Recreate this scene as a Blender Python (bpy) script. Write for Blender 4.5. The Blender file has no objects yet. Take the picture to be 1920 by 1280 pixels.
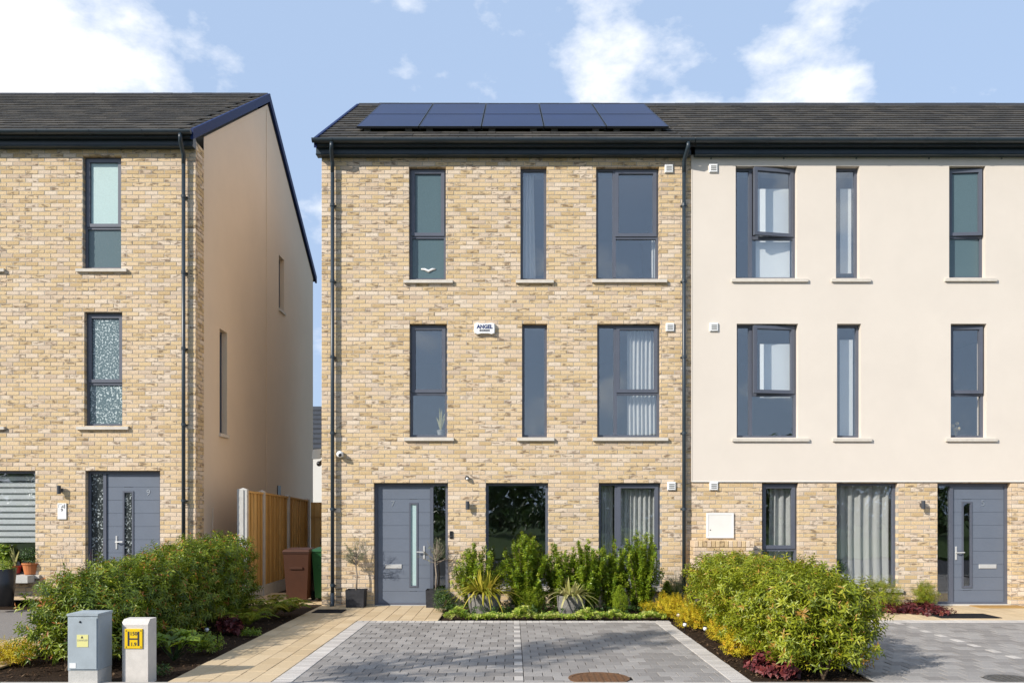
import bpy, math, random
import numpy as np
from mathutils import Vector, Matrix
R = math.radians
random.seed(7); rng = np.random.default_rng(7)
SC = bpy.context.scene
COL = SC.collection
# ---------------------------------------------------------------- camera, sky, sun, exposure
CAMD, CAMH, FPX = 15.24, 1.695, 1600.0
cam = bpy.data.cameras.new('camera'); camo = bpy.data.objects.new('camera', cam); COL.objects.link(camo)
camo.location = (0, -CAMD, CAMH); camo.rotation_euler = (R(90), 0, 0)
cam.sensor_width = 36; cam.lens = FPX / 1920 * 36; cam.shift_y = 317 / 1920; cam.clip_end = 2000; cam.clip_start = .1
SC.camera = camo
SUN = Vector((-1.25, -1.0, .94)).normalized()
EL = math.asin(SUN.z); AZ = math.atan2(SUN.x, SUN.y)
w = bpy.data.worlds.new('World'); SC.world = w; w.use_nodes = True
nt = w.node_tree; N = nt.nodes; L = nt.links
for n in list(N): N.remove(n)
def nd(t, **k):
    n = N.new(t)
    for a, b in k.items(): setattr(n, a, b)
    return n
sky = nd('ShaderNodeTexSky', sky_type='NISHITA'); sky.sun_disc = False; sky.sun_elevation = EL; sky.sun_rotation = AZ
sky.air_density = 1.0; sky.dust_density = 1.6; sky.ozone_density = 1.0
tc = nd('ShaderNodeTexCoord')
def mth(op, a, b=None, clamp=False):
    m = nd('ShaderNodeMath', operation=op); m.use_clamp = clamp
    for i, v in enumerate((a, b)):
        if v is None: continue
        if isinstance(v, (int, float)): m.inputs[i].default_value = v
        else: L.new(v, m.inputs[i])
    return m.outputs[0]
noi = nd('ShaderNodeTexNoise'); noi.inputs['Scale'].default_value = 5.5; noi.inputs['Detail'].default_value = 9; noi.inputs['Roughness'].default_value = .58
mp = nd('ShaderNodeMapping'); mp.inputs['Scale'].default_value = (1, 1, 1.7); mp.inputs['Location'].default_value = (.3, 1.1, .2)
L.new(tc.outputs['Generated'], mp.inputs['Vector']); L.new(mp.outputs[0], noi.inputs['Vector'])
cov = noi.outputs['Fac']
# cumulus banks where the photograph has them (directions in the sky), broken up by the same noise
for (dx, dz, rad, amt) in ((-.66, .52, .20, .26), (-.60, .40, .13, .2), (.10, .50, .075, .13), (.17, .48, .07, .11), (.36, .57, .09, .13), (.28, .52, .06, .1), (-.02, .49, .035, .08)):
    d = Vector((dx, 1, dz)).normalized()
    dp = nd('ShaderNodeVectorMath', operation='DISTANCE'); L.new(tc.outputs['Generated'], dp.inputs[0]); dp.inputs[1].default_value = d
    g = mth('MULTIPLY', mth('SUBTRACT', 1.0, mth('DIVIDE', dp.outputs['Value'], rad), True), amt)
    cov = mth('ADD', cov, g)
cr = nd('ShaderNodeValToRGB'); cr.color_ramp.elements[0].position = .565; cr.color_ramp.elements[1].position = .72
L.new(cov, cr.inputs[0])
mix = nd('ShaderNodeMixRGB'); L.new(cr.outputs[0], mix.inputs[0])
pale = nd('ShaderNodeMixRGB'); pale.inputs[0].default_value = .72; L.new(sky.outputs[0], pale.inputs[1]); pale.inputs[2].default_value = (5.3, 7.0, 9.9, 1)
L.new(pale.outputs[0], mix.inputs[1]); mix.inputs[2].default_value = (10.6, 10.8, 11.2, 1)
bg = nd('ShaderNodeBackground'); bg.inputs[1].default_value = .085; L.new(mix.outputs[0], bg.inputs[0])
out = nd('ShaderNodeOutputWorld'); L.new(bg.outputs[0], out.inputs[0])
sl = bpy.data.lights.new('sun', 'SUN'); sl.energy = 4.3; sl.angle = R(.55); sl.color = (1, .945, .86)
so = bpy.data.objects.new('sun', sl); COL.objects.link(so); so.rotation_euler = SUN.to_track_quat('Z', 'Y').to_euler(); so.location = SUN * 60
SC.view_settings.view_transform = 'Standard'; SC.view_settings.look = 'None'; SC.view_settings.gamma = 1; SC.view_settings.exposure = .35
SC.view_settings.use_curve_mapping = False
# ---------------------------------------------------------------- helpers
S = 105.0
def fx(px): return (px - 960) / S          # facade plane Y = 0
def fz(py): return (1135 - py) / S
def gp(px, py):
    d = FPX * CAMH / (py - 957.0); return Vector(((px - 960) * d / FPX, d - CAMD, 0))
ORG = {}
def empty(name, loc, label, cat, group=None):
    o = bpy.data.objects.new(name, None); COL.objects.link(o); o.location = loc; o.empty_display_size = .1
    ORG[o.name] = Vector(loc); o['label'] = label; o['category'] = cat
    if group: o['group'] = group
    return o
def tag(o, label, cat, group=None, kind=None):
    if label: o['label'] = label
    if cat: o['category'] = cat
    if group: o['group'] = group
    if kind: o['kind'] = kind
    return o
class MB:
    def __init__(s): s.v = []; s.f = []; s.r = []
    def add(s, vs, fs, r=0.0):
        o = len(s.v); s.v.extend(vs); s.f.extend([tuple(i + o for i in f) for f in fs]); s.r.extend([r] * len(fs)); return s
    def box(s, x0, x1, y0, y1, z0, z1, r=0.0):
        v = [(x0, y0, z0), (x1, y0, z0), (x1, y1, z0), (x0, y1, z0), (x0, y0, z1), (x1, y0, z1), (x1, y1, z1), (x0, y1, z1)]
        return s.add(v, [(0, 3, 2, 1), (4, 5, 6, 7), (0, 1, 5, 4), (1, 2, 6, 5), (2, 3, 7, 6), (3, 0, 4, 7)], r)
    def cbox(s, x0, x1, y0, y1, z0, z1, c=.006, r=0.0):      # box with chamfered front (min y) and top edges
        b = [(x0, y1), (x1, y1)]
        v = [(x0, y1, z0), (x1, y1, z0), (x1, y1, z1), (x0, y1, z1),
             (x0, y0 + c, z0), (x1, y0 + c, z0), (x1, y0 + c, z1), (x0, y0 + c, z1),
             (x0 + c, y0, z0 + c), (x1 - c, y0, z0 + c), (x1 - c, y0, z1 - c), (x0 + c, y0, z1 - c)]
        f = [(3, 2, 1, 0), (0, 1, 5, 4), (1, 2, 6, 5), (2, 3, 7, 6), (3, 0, 4, 7), (4, 5, 9, 8), (5, 6, 10, 9), (6, 7, 11, 10), (7, 4, 8, 11), (8, 9, 10, 11)]
        return s.add(v, f, r)
    def quad(s, a, b, c, d, r=0.0): return s.add([a, b, c, d], [(0, 1, 2, 3)], r)
    def ring(s, x0, x1, z0, z1, wd, y0, y1):                  # rectangular frame in the XZ plane
        s.box(x0, x0 + wd, y0, y1, z0, z1); s.box(x1 - wd, x1, y0, y1, z0, z1)
        s.box(x0 + wd, x1 - wd, y0 + .001, y1, z0, z0 + wd); s.box(x0 + wd, x1 - wd, y0 + .001, y1, z1 - wd, z1); return s
    def tube(s, pts, rad, n=10, cap=True, r=0.0):
        pts = [Vector(p) for p in pts]; rads = rad if isinstance(rad, (list, tuple)) else [rad] * len(pts)
        rings = []; prev = None
        for i, p in enumerate(pts):
            t = (pts[min(i + 1, len(pts) - 1)] - pts[max(i - 1, 0)]).normalized()
            a = Vector((0, 0, 1)) if abs(t.z) < .9 else Vector((0, 1, 0))
            if prev is not None: a = prev
            u = t.cross(a)
            if u.length < 1e-4: u = t.cross(Vector((1, 0, 0)))
            u.normalize(); v2 = u.cross(t).normalized(); prev = v2
            rings.append([tuple(p + (u * math.cos(2 * math.pi * k / n) + v2 * math.sin(2 * math.pi * k / n)) * rads[i]) for k in range(n)])
        vs = [q for rg in rings for q in rg]; fs = []
        for i in range(len(pts) - 1):
            for k in range(n):
                a = i * n + k; b = i * n + (k + 1) % n; fs.append((a, b, b + n, a + n))
        if cap: fs.append(tuple(range(n - 1, -1, -1))); fs.append(tuple(range((len(pts) - 1) * n, len(pts) * n)))
        return s.add(vs, fs, r)
    def lathe(s, prof, c, n=20, r=0.0):
        vs = []; fs = []
        for (rad, z) in prof:
            for k in range(n): a = 2 * math.pi * k / n; vs.append((c[0] + rad * math.cos(a), c[1] + rad * math.sin(a), c[2] + z))
        for i in range(len(prof) - 1):
            for k in range(n): a = i * n + k; b = i * n + (k + 1) % n; fs.append((a, b, b + n, a + n))
        return s.add(vs, fs, r)
    def rotz(s, c, ang, start=0):
        ca, sa = math.cos(ang), math.sin(ang)
        for i in range(start, len(s.v)):
            x, y, z = s.v[i]; x -= c[0]; y -= c[1]; s.v[i] = (c[0] + x * ca - y * sa, c[1] + x * sa + y * ca, z)
        return s
    def build(s, name, mat, parent=None, smooth=False, kind=None, org=None, label=None):
        me = bpy.data.meshes.new(name)
        o_ = ORG.get(parent.name, Vector()) if parent is not None else (Vector(org) if org is not None else Vector())
        me.from_pydata([(x - o_.x, y - o_.y, z - o_.z) for x, y, z in s.v], [], s.f)
        at = me.attributes.new('rnd', 'FLOAT', 'FACE'); at.data.foreach_set('value', np.array(s.r, dtype=np.float32))
        if smooth: me.polygons.foreach_set('use_smooth', [True] * len(me.polygons))
        me.materials.append(M[mat]); me.update()
        o = bpy.data.objects.new(name, me); COL.objects.link(o)
        if parent is not None: o.parent = parent
        else: o.location = o_
        ORG[o.name] = o_
        if kind: o['kind'] = kind
        if label: o['label'] = label
        return o
def inst(name, me, parent, loc):
    o = bpy.data.objects.new(name, me); COL.objects.link(o); o.parent = parent
    o.location = Vector(loc) - ORG.get(parent.name, Vector()); return o
def text(name, body, size, center, mat, parent, extrude=.002, bold=0.0, sx=1.0):
    cu = bpy.data.curves.new(name, 'FONT'); cu.body = body; cu.size = size; cu.extrude = extrude; cu.offset = bold; cu.align_x = 'CENTER'; cu.align_y = 'CENTER'; cu.resolution_u = 3
    t = bpy.data.objects.new(name + '_tmp', cu); COL.objects.link(t)
    dg = bpy.context.evaluated_depsgraph_get(); me = bpy.data.meshes.new_from_object(t.evaluated_get(dg)); bpy.data.objects.remove(t)
    me.transform(Matrix.Rotation(R(90), 4, 'X') @ Matrix.Scale(sx, 4, (1, 0, 0))); me.materials.clear(); me.materials.append(M[mat])
    o = bpy.data.objects.new(name, me); COL.objects.link(o); o.parent = parent
    o.location = Vector(center) - ORG.get(parent.name, Vector()); return o
# ---------------------------------------------------------------- materials
M = {}
def mat(name, col, rough=.7, spec=.5, metal=0.0, ramp=None, nscale=None, namt=.15, bump=0.0, bscale=40, coords='pos', stretch=(1, 1, 1), trans=0.0, smudge=None, sheen=0):
    m = bpy.data.materials.new(name); m.use_nodes = True; t = m.node_tree; n = t.nodes; l = t.links
    b = n['Principled BSDF']; b.inputs['Roughness'].default_value = rough; b.inputs['Metallic'].default_value = metal; b.inputs['Specular IOR Level'].default_value = spec
    geo = n.new('ShaderNodeNewGeometry'); mpn = n.new('ShaderNodeMapping'); mpn.inputs['Scale'].default_value = stretch
    l.new(geo.outputs['Position'], mpn.inputs['Vector']); P = mpn.outputs[0]
    if ramp:
        a = n.new('ShaderNodeAttribute'); a.attribute_name = 'rnd'; c = n.new('ShaderNodeValToRGB')
        e = c.color_ramp.elements
        while len(e) < len(ramp): e.new(.5)
        for i, (p, cc) in enumerate(ramp): e[i].position = p; e[i].color = (*cc, 1)
        l.new(a.outputs['Fac'], c.inputs[0]); cs = c.outputs[0]
    else:
        rg = n.new('ShaderNodeRGB'); rg.outputs[0].default_value = (*col, 1); cs = rg.outputs[0]
    if nscale:
        tx = n.new('ShaderNodeTexNoise'); tx.inputs['Scale'].default_value = nscale; tx.inputs['Detail'].default_value = 6; tx.inputs['Roughness'].default_value = .65
        l.new(P, tx.inputs['Vector'])
        mr = n.new('ShaderNodeMapRange'); mr.inputs[1].default_value = .25; mr.inputs[2].default_value = .75; mr.inputs[3].default_value = 1 - namt; mr.inputs[4].default_value = 1 + namt; l.new(tx.outputs['Fac'], mr.inputs[0])
        mx = n.new('ShaderNodeMixRGB'); mx.blend_type = 'MULTIPLY'; mx.inputs[0].default_value = 1; l.new(cs, mx.inputs[1]); l.new(mr.outputs[0], mx.inputs[2]); cs = mx.outputs[0]
    if smudge:            # (scale, stretch, lo, hi, colour, amount)
        sc_, st_, lo, hi, sc2, am = smudge
        m2 = n.new('ShaderNodeMapping'); m2.inputs['Scale'].default_value = st_; l.new(geo.outputs['Position'], m2.inputs['Vector'])
        tx = n.new('ShaderNodeTexNoise'); tx.inputs['Scale'].default_value = sc_; tx.inputs['Detail'].default_value = 5; tx.inputs['Roughness'].default_value = .6; l.new(m2.outputs[0], tx.inputs['Vector'])
        mr = n.new('ShaderNodeMapRange'); mr.inputs[1].default_value = lo; mr.inputs[2].default_value = hi; mr.inputs[3].default_value = 0; mr.inputs[4].default_value = am; l.new(tx.outputs['Fac'], mr.inputs[0])
        fac = mr.outputs[0]
        if ramp:
            a2 = n.new('ShaderNodeMath'); a2.operation = 'MULTIPLY'; a2.inputs[1].default_value = 37.7; l.new(a.outputs['Fac'], a2.inputs[0])
            fr = n.new('ShaderNodeMath'); fr.operation = 'FRACT'; l.new(a2.outputs[0], fr.inputs[0])
            gt = n.new('ShaderNodeMapRange'); gt.inputs[1].default_value = .45; gt.inputs[2].default_value = .7; gt.inputs[3].default_value = .06; gt.inputs[4].default_value = 1; l.new(fr.outputs[0], gt.inputs[0])
            mm = n.new('ShaderNodeMath'); mm.operation = 'MULTIPLY'; l.new(fac, mm.inputs[0]); l.new(gt.outputs[0], mm.inputs[1]); fac = mm.outputs[0]
        mx = n.new('ShaderNodeMixRGB'); l.new(fac, mx.inputs[0]); l.new(cs, mx.inputs[1]); mx.inputs[2].default_value = (*sc2, 1); cs = mx.outputs[0]
    l.new(cs, b.inputs['Base Color'])
    if bump:
        tx = n.new('ShaderNodeTexNoise'); tx.inputs['Scale'].default_value = bscale; tx.inputs['Detail'].default_value = 5; l.new(P, tx.inputs['Vector'])
        bp = n.new('ShaderNodeBump'); bp.inputs['Strength'].default_value = bump; bp.inputs['Distance'].default_value = .01; l.new(tx.outputs['Fac'], bp.inputs['Height']); l.new(bp.outputs[0], b.inputs['Normal'])
    if trans:
        tr = n.new('ShaderNodeBsdfTranslucent'); l.new(cs, tr.inputs[0]); ms = n.new('ShaderNodeMixShader'); ms.inputs[0].default_value = trans
        l.new(b.outputs[0], ms.inputs[1]); l.new(tr.outputs[0], ms.inputs[2]); l.new(ms.outputs[0], n['Material Output'].inputs[0])
    M[name] = m; return m
mat('brick', (.5, .36, .19), .9, .2, ramp=[(0, (.52, .37, .20)), (.2, (.62, .46, .26)), (.45, (.67, .505, .31)), (.65, (.64, .485, .33)), (.85, (.71, .585, .45)), (1, (.54, .41, .29))],
    nscale=45, namt=.22, bump=.6, bscale=70, smudge=(5.2, (1.3, 1.3, 4.2), .50, .60, (.17, .115, .075), .8))
mat('mortar', (.40, .36, .305), .95, .1, nscale=30, namt=.15, bump=.3)
mat('render', (.69, .62, .54), .92, .15, nscale=1.1, namt=.035, bump=.25, bscale=160)
mat('gable_render', (.72, .59, .45), .92, .15, nscale=.8, namt=.04, bump=.25, bscale=160)
mat('tile', (.06, .055, .05), .85, .3, ramp=[(0, (.040, .037, .034)), (.5, (.058, .053, .046)), (1, (.082, .072, .060))], nscale=14, namt=.35, bump=.5, bscale=60, smudge=(9, (1, 1, 1), .62, .75, (.10, .095, .045), .5))
mat('ridge', (.035, .035, .038), .7, .3, nscale=9, namt=.25)
mat('slate_metal', (.028, .042, .055), .38, .5, nscale=6, namt=.15)
mat('verge', (.006, .018, .085), .55, .2, nscale=5, namt=.12)
mat('frame', (.095, .105, .135), .42, .5, nscale=4, namt=.08)
mat('door_paint', (.135, .158, .20), .45, .45, nscale=3, namt=.06)
mat('groove', (.05, .058, .072), .7, .2)
mat('sill', (.60, .55, .48), .85, .2, nscale=12, namt=.12, bump=.2)
mat('white_plastic', (.78, .78, .77), .45, .4, nscale=5, namt=.03)
mat('white_paint', (.72, .70, .66), .6, .3, nscale=4, namt=.04)
mat('grille_grey', (.22, .22, .21), .6)
mat('black_plastic', (.012, .012, .014), .35, .5)
mat('lamp_grey', (.045, .05, .06), .4, .5)
mat('steel', (.55, .55, .54), .4, .5, .25, nscale=20, namt=.1)
mat('navy_print', (.012, .03, .13), .5)
mat('dark_print', (.03, .03, .045), .5)
mat('silver_print', (.5, .52, .55), .35, .5, .8)
mat('interior', (.33, .31, .29), .9, .1)
mat('curtain', (.78, .79, .77), .9, .1, trans=.35, nscale=2, namt=.04)
mat('blind_white', (.74, .77, .77), .8, .2, nscale=2, namt=.03)
mat('blind_grey', (.17, .19, .19), .85, .2)
mat('solar', (.005, .014, .062), .35, .12, nscale=1.2, namt=.18)
mat('solar_frame', (.012, .013, .016), .4, .5)
mat('wood', (.42, .25, .09), .8, .2, ramp=[(0, (.40, .23, .07)), (.5, (.54, .33, .115)), (1, (.64, .42, .17))], nscale=6, namt=.25, stretch=(6, 6, .6), bump=.25)
mat('concrete', (.50, .49, .46), .9, .2, nscale=9, namt=.14, bump=.3, bscale=90)
mat('marker_concrete', (.62, .58, .53), .9, .2, nscale=11, namt=.10, bump=.25, bscale=120, smudge=(7, (1, 1, .4), .62, .8, (.36, .33, .29), .5))
mat('cabinet', (.36, .41, .44), .5, .4, nscale=6, namt=.10, smudge=(5, (1, 1, .5), .6, .8, (.25, .28, .29), .5))
mat('sign_yellow', (.80, .53, .008), .4, .5, nscale=12, namt=.06, smudge=(16, (1, 1, 1), .62, .75, (.55, .25, .01), .5))
mat('label_yellow', (.72, .68, .28), .6, .3)
mat('bin_brown', (.06, .021, .009), .5, .4, nscale=6, namt=.12)
mat('bin_green', (.012, .075, .022), .45, .4, nscale=6, namt=.12)
mat('rubber', (.015, .015, .015), .8, .2)
mat('mat_black', (.018, .018, .02), .95, .1, bump=.8, bscale=260)
mat('coir', (.42, .25, .09), .95, .1, nscale=90, namt=.3, bump=.6, bscale=220)
mat('rust', (.15, .075, .035), .75, .3, nscale=16, namt=.35, bump=.3)
mat('iron', (.09, .085, .08), .7, .4, nscale=16, namt=.3, bump=.3)
mat('soil', (.035, .022, .014), .98, .1, nscale=50, namt=.6, bump=1.0, bscale=70)
mat('chip', (.06, .035, .02), .95, .1, ramp=[(0, (.025, .015, .01)), (.6, (.07, .04, .022)), (1, (.15, .10, .06))])
mat('asphalt', (.055, .055, .056), .92, .2, nscale=120, namt=.3, bump=.5, bscale=200)
mat('lawn', (.05, .08, .02), .95, .1, nscale=3, namt=.35)
mat('sand_joint', (.028, .026, .022), .98, .1)
mat('paver', (.2, .19, .185), .88, .25, ramp=[(0, (.225, .207, .192)), (.5, (.28, .26, .242)), (1, (.335, .312, .29))], nscale=60, namt=.22, bump=.4, bscale=150, smudge=(2.2, (1, 1, 1), .56, .72, (.30, .28, .26), .35))
mat('edging', (.5, .46, .42), .88, .25, ramp=[(0, (.44, .405, .37)), (1, (.56, .52, .475))], nscale=50, namt=.14, bump=.3, bscale=150)
mat('cream_slab', (.55, .42, .26), .88, .25, ramp=[(0, (.50, .375, .225)), (1, (.60, .465, .295))], nscale=30, namt=.10, bump=.25, bscale=150, smudge=(1.5, (1, 1, 1), .58, .75, (.42, .33, .23), .4))
mat('pot_dark', (.03, .03, .034), .75, .3, nscale=14, namt=.5, bump=.5)
mat('pot_stone', (.2, .19, .175), .9, .2, nscale=30, namt=.5, bump=1.0, bscale=45)
mat('terracotta', (.45, .16, .06), .8, .2, nscale=9, namt=.1)
mat('pot_red', (.33, .035, .03), .4, .5)
mat('pot_grey', (.33, .33, .30), .6, .3)
mat('bark', (.17, .12, .08), .95, .1, nscale=30, namt=.35, bump=.6, bscale=50)
mat('olive_bark', (.30, .25, .20), .95, .1, nscale=30, namt=.3)
G = .30
mat('laurel_leaf', (.08, .16, .02), .38, .5, ramp=[(0, (.06, .10, .010)), (.4, (.15, .215, .016)), (.75, (.28, .335, .022)), (.92, (.38, .39, .03)), (1, (.42, .15, .03))], trans=G)
mat('lime_hedge_leaf', (.15, .25, .03), .4, .5, ramp=[(0, (.11, .15, .010)), (.4, (.23, .28, .016)), (.75, (.36, .39, .022)), (.94, (.40, .38, .03)), (1, (.44, .24, .04))], trans=G)
mat('euonymus_leaf', (.15, .25, .03), .36, .5, ramp=[(0, (.07, .13, .012)), (.4, (.17, .26, .018)), (.8, (.30, .38, .025)), (1, (.44, .46, .06))], trans=G)
mat('olive_leaf', (.2, .22, .13), .55, .3, ramp=[(0, (.10, .12, .07)), (.6, (.20, .22, .12)), (1, (.34, .33, .20))], trans=.2)
mat('strap_gold', (.4, .36, .04), .45, .4, ramp=[(0, (.16, .20, .02)), (.5, (.42, .38, .035)), (1, (.58, .48, .09))], trans=.25)
mat('strap_cream', (.4, .38, .14), .45, .4, ramp=[(0, (.15, .18, .04)), (.5, (.42, .40, .12)), (1, (.60, .54, .25))], trans=.25)
mat('conifer_leaf', (.22, .34, .02), .6, .3, ramp=[(0, (.13, .20, .012)), (.5, (.28, .38, .02)), (1, (.46, .52, .04))], trans=G)
mat('heather_leaf', (.4, .36, .03), .6, .3, ramp=[(0, (.30, .28, .014)), (.45, (.58, .48, .022)), (.8, (.74, .54, .03)), (1, (.70, .36, .03))], trans=G)
mat('cover_leaf', (.25, .36, .04), .45, .4, ramp=[(0, (.07, .14, .014)), (.4, (.22, .33, .03)), (.8, (.42, .48, .06)), (1, (.60, .58, .22))], trans=G)
mat('heuchera_leaf', (.12, .025, .03), .5, .4, ramp=[(0, (.045, .012, .016)), (.5, (.12, .022, .026)), (.85, (.22, .04, .035)), (1, (.30, .10, .06))], trans=.2)
mat('fern_leaf', (.15, .22, .025), .55, .3, ramp=[(0, (.11, .16, .012)), (.5, (.26, .31, .02)), (.9, (.42, .38, .035)), (1, (.42, .24, .03))], trans=G)
mat('dark_leaf', (.05, .11, .015), .4, .5, ramp=[(0, (.02, .05, .008)), (.6, (.055, .12, .018)), (1, (.14, .22, .03))], trans=G)
mat('grass_leaf', (.16, .2, .06), .6, .3, ramp=[(0, (.08, .12, .03)), (.6, (.17, .21, .06)), (1, (.36, .34, .16))], trans=.25)
mat('dry_flower', (.5, .40, .20), .8, .2)
mat('far_roof', (.05, .055, .065), .8, .3, nscale=6, namt=.2)
mat('far_wall', (.72, .70, .67), .9, .2)
def glassmat(name, base, tint):
    m = bpy.data.materials.new(name); m.use_nodes = True; t = m.node_tree; n = t.nodes; l = t.links
    n.remove(n['Principled BSDF']); gl = n.new('ShaderNodeBsdfGlossy'); gl.inputs['Roughness'].default_value = 0.0; gl.inputs['Color'].default_value = (.93, .97, 1, 1)
    tr = n.new('ShaderNodeBsdfTransparent'); tr.inputs[0].default_value = (*tint, 1)
    fw_ = n.new('ShaderNodeLayerWeight'); fw_.inputs[0].default_value = .5; fr = n.new('ShaderNodeMath'); fr.operation = 'POWER'; fr.inputs[1].default_value = 5; l.new(fw_.outputs['Facing'], fr.inputs[0])
    ma = n.new('ShaderNodeMath'); ma.operation = 'MULTIPLY_ADD'; ma.use_clamp = True; ma.inputs[1].default_value = .9; ma.inputs[2].default_value = base; l.new(fr.outputs[0], ma.inputs[0])
    tx = n.new('ShaderNodeTexNoise'); tx.inputs['Scale'].default_value = 1.3; geo = n.new('ShaderNodeNewGeometry'); l.new(geo.outputs['Position'], tx.inputs['Vector'])
    bp = n.new('ShaderNodeBump'); bp.inputs['Strength'].default_value = .05; bp.inputs['Distance'].default_value = .05; l.new(tx.outputs['Fac'], bp.inputs['Height']); l.new(bp.outputs[0], gl.inputs['Normal'])
    ms = n.new('ShaderNodeMixShader'); l.new(ma.outputs[0], ms.inputs[0]); l.new(tr.outputs[0], ms.inputs[1]); l.new(gl.outputs[0], ms.inputs[2]); l.new(ms.outputs[0], n['Material Output'].inputs[0]); M[name] = m
glassmat('glass', .135, (.965, .97, .97))
mat('frosted_pale', (.50, .66, .65), .3, .6, nscale=55, namt=.10, bump=.25, bscale=90, trans=.2)
mat('frosted_dark', (.085, .135, .15), .22, .6, nscale=55, namt=.12, bump=.25, bscale=90)
mat('film_floral', (.10, .15, .165), .25, .6, smudge=(34, (1, 1, 1), .53, .60, (.62, .70, .70), .9))
mat('film_dark', (.02, .025, .025), .25, .6, smudge=(34, (1, 1, 1), .54, .62, (.50, .55, .55), .9))
# ---------------------------------------------------------------- walls, bricks
def wall_holes(mb, u0, u1, z0, z1, holes, P, t, ztop=None):
    """slab with rectangular openings; P(u, depth, z) -> xyz; depth 0 = outer face"""
    us = sorted({u0, u1, *[h[0] for h in holes], *[h[1] for h in holes]}); us = [u for u in us if u0 <= u <= u1]
    zs = sorted({z0, z1, *[h[2] for h in holes], *[h[3] for h in holes]}); zs = [z for z in zs if z0 <= z <= z1]
    def inside(u, z): return any(h[0] < u < h[1] and h[2] < z < h[3] for h in holes)
    for i in range(len(us) - 1):
        for j in range(len(zs) - 1):
            a, b, c, d = us[i], us[i + 1], zs[j], zs[j + 1]
            if inside((a + b) / 2, (c + d) / 2): continue
            mb.quad(P(a, 0, c), P(b, 0, c), P(b, 0, d), P(a, 0, d)); mb.quad(P(a, t, c), P(a, t, d), P(b, t, d), P(b, t, c))
    for (a, b, c, d) in holes:
        a, b, c, d = max(a, u0), min(b, u1), max(c, z0), min(d, z1)
        mb.quad(P(a, 0, c), P(a, 0, d), P(a, t, d), P(a, t, c)); mb.quad(P(b, 0, c), P(b, t, c), P(b, t, d), P(b, 0, d))
        mb.quad(P(a, 0, d), P(b, 0, d), P(b, t, d), P(a, t, d)); mb.quad(P(a, 0, c), P(a, t, c), P(b, t, c), P(b, 0, c))
    return mb
CH, BL = .0745, .225
def brick_list(u0, u1, z0, z1, holes, seed, phase=0.0):
    rr = random.Random(seed); res = []; k = 0; z = z0
    while z < z1 - .02:
        za, zb = z, min(z + CH, z1); segs = []
        bps = sorted({u0, u1, *[min(max(h[e], u0), u1) for h in holes for e in (0, 1) if h[2] < zb and h[3] > za]})
        for a, b in zip(bps[:-1], bps[1:]):
            if b - a < .01: continue
            lo, hi = za, zb
            for h in holes:
                if h[0] < (a + b) / 2 < h[1] and h[2] < zb and h[3] > za:
                    if h[2] > za + .018: hi = h[2]
                    elif h[3] < zb - .018: lo = h[3]
                    else: lo = hi = za
            if hi - lo < .016: continue
            if segs and segs[-1][1] == a and segs[-1][2] == lo and segs[-1][3] == hi: segs[-1][1] = b
            else: segs.append([a, b, lo, hi])
        off = phase + (BL / 2 if k % 2 else 0)
        for a, b, lo, hi in segs:
            i = math.floor((a - u0 - off) / BL)
            while True:
                s, e = u0 + off + i * BL, u0 + off + (i + 1) * BL; i += 1
                if s >= b - .012: break
                s2, e2 = max(s, a), min(e, b)
                if e2 - s2 < .02: continue
                g0 = .005 if s2 > a + 1e-6 else 0; g1 = .005 if e2 < b - 1e-6 else 0
                full = abs((e2 - s2) - BL) < 1e-6 and abs(hi - lo - CH) < 1e-6 and g0 and g1
                res.append((s2 + g0, e2 - g1, lo + (.005 if lo == za else 0), hi - (.005 if hi == zb else 0), full, rr.random()))
        k += 1; z += CH
    return res
BRICKME = []
def brick_meshes():
    for k in range(14):
        mb = MB().cbox(-.1075, .1075, 0, .1, -.03225, .03225, .004, (k + .5) / 14)
        me = bpy.data.meshes.new('brick'); me.from_pydata(mb.v, [], mb.f); at = me.attributes.new('rnd', 'FLOAT', 'FACE'); at.data.foreach_set('value', np.array(mb.r, dtype=np.float32))
        me.materials.append(M['brick']); BRICKME.append(me)
brick_meshes()
def lay_bricks(wall, lists, n_single=300):
    """lists: (bricks, P) ; the nearest whole bricks of the front are objects of their own, the rest one mass"""
    mass = MB(); front = []
    for bl, P, isfront in lists:
        for b in bl:
            if isfront and b[4]: front.append((b, P))
            else: put(mass, b, P)
    def dist(q): b, P = q; c = Vector(P((b[0] + b[1]) / 2, 0, (b[2] + b[3]) / 2)); return (c - camo.location).length
    front.sort(key=dist)
    for q in front[n_single:]: put(mass, *q)
    for (b, P) in front[:n_single]:
        inst('brick', BRICKME[int(b[5] * 14)], wall, P((b[0] + b[1]) / 2, random.uniform(-.0015, .0025), (b[2] + b[3]) / 2))
    if mass.v: mass.build('brick_courses', 'brick', wall, kind='stuff')
def put(mb, b, P):
    u0, u1, z0, z1, _, r = b; d = random.uniform(-.0015, .0025); c = .004
    if u1 - u0 < .02: c = .002
    pts = [P(u0, .1, z0), P(u1, .1, z0), P(u1, .1, z1), P(u0, .1, z1), P(u0, d + c, z0), P(u1, d + c, z0), P(u1, d + c, z1), P(u0, d + c, z1),
           P(u0 + c, d, z0 + c), P(u1 - c, d, z0 + c), P(u1 - c, d, z1 - c), P(u0 + c, d, z1 - c)]
    mb.add(pts, [(0, 1, 5, 4), (1, 2, 6, 5), (2, 3, 7, 6), (3, 0, 4, 7), (4, 5, 9, 8), (5, 6, 10, 9), (6, 7, 11, 10), (7, 4, 8, 11), (8, 9, 10, 11)], r)
PF = lambda u, d, z: (u, d, z)
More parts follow.
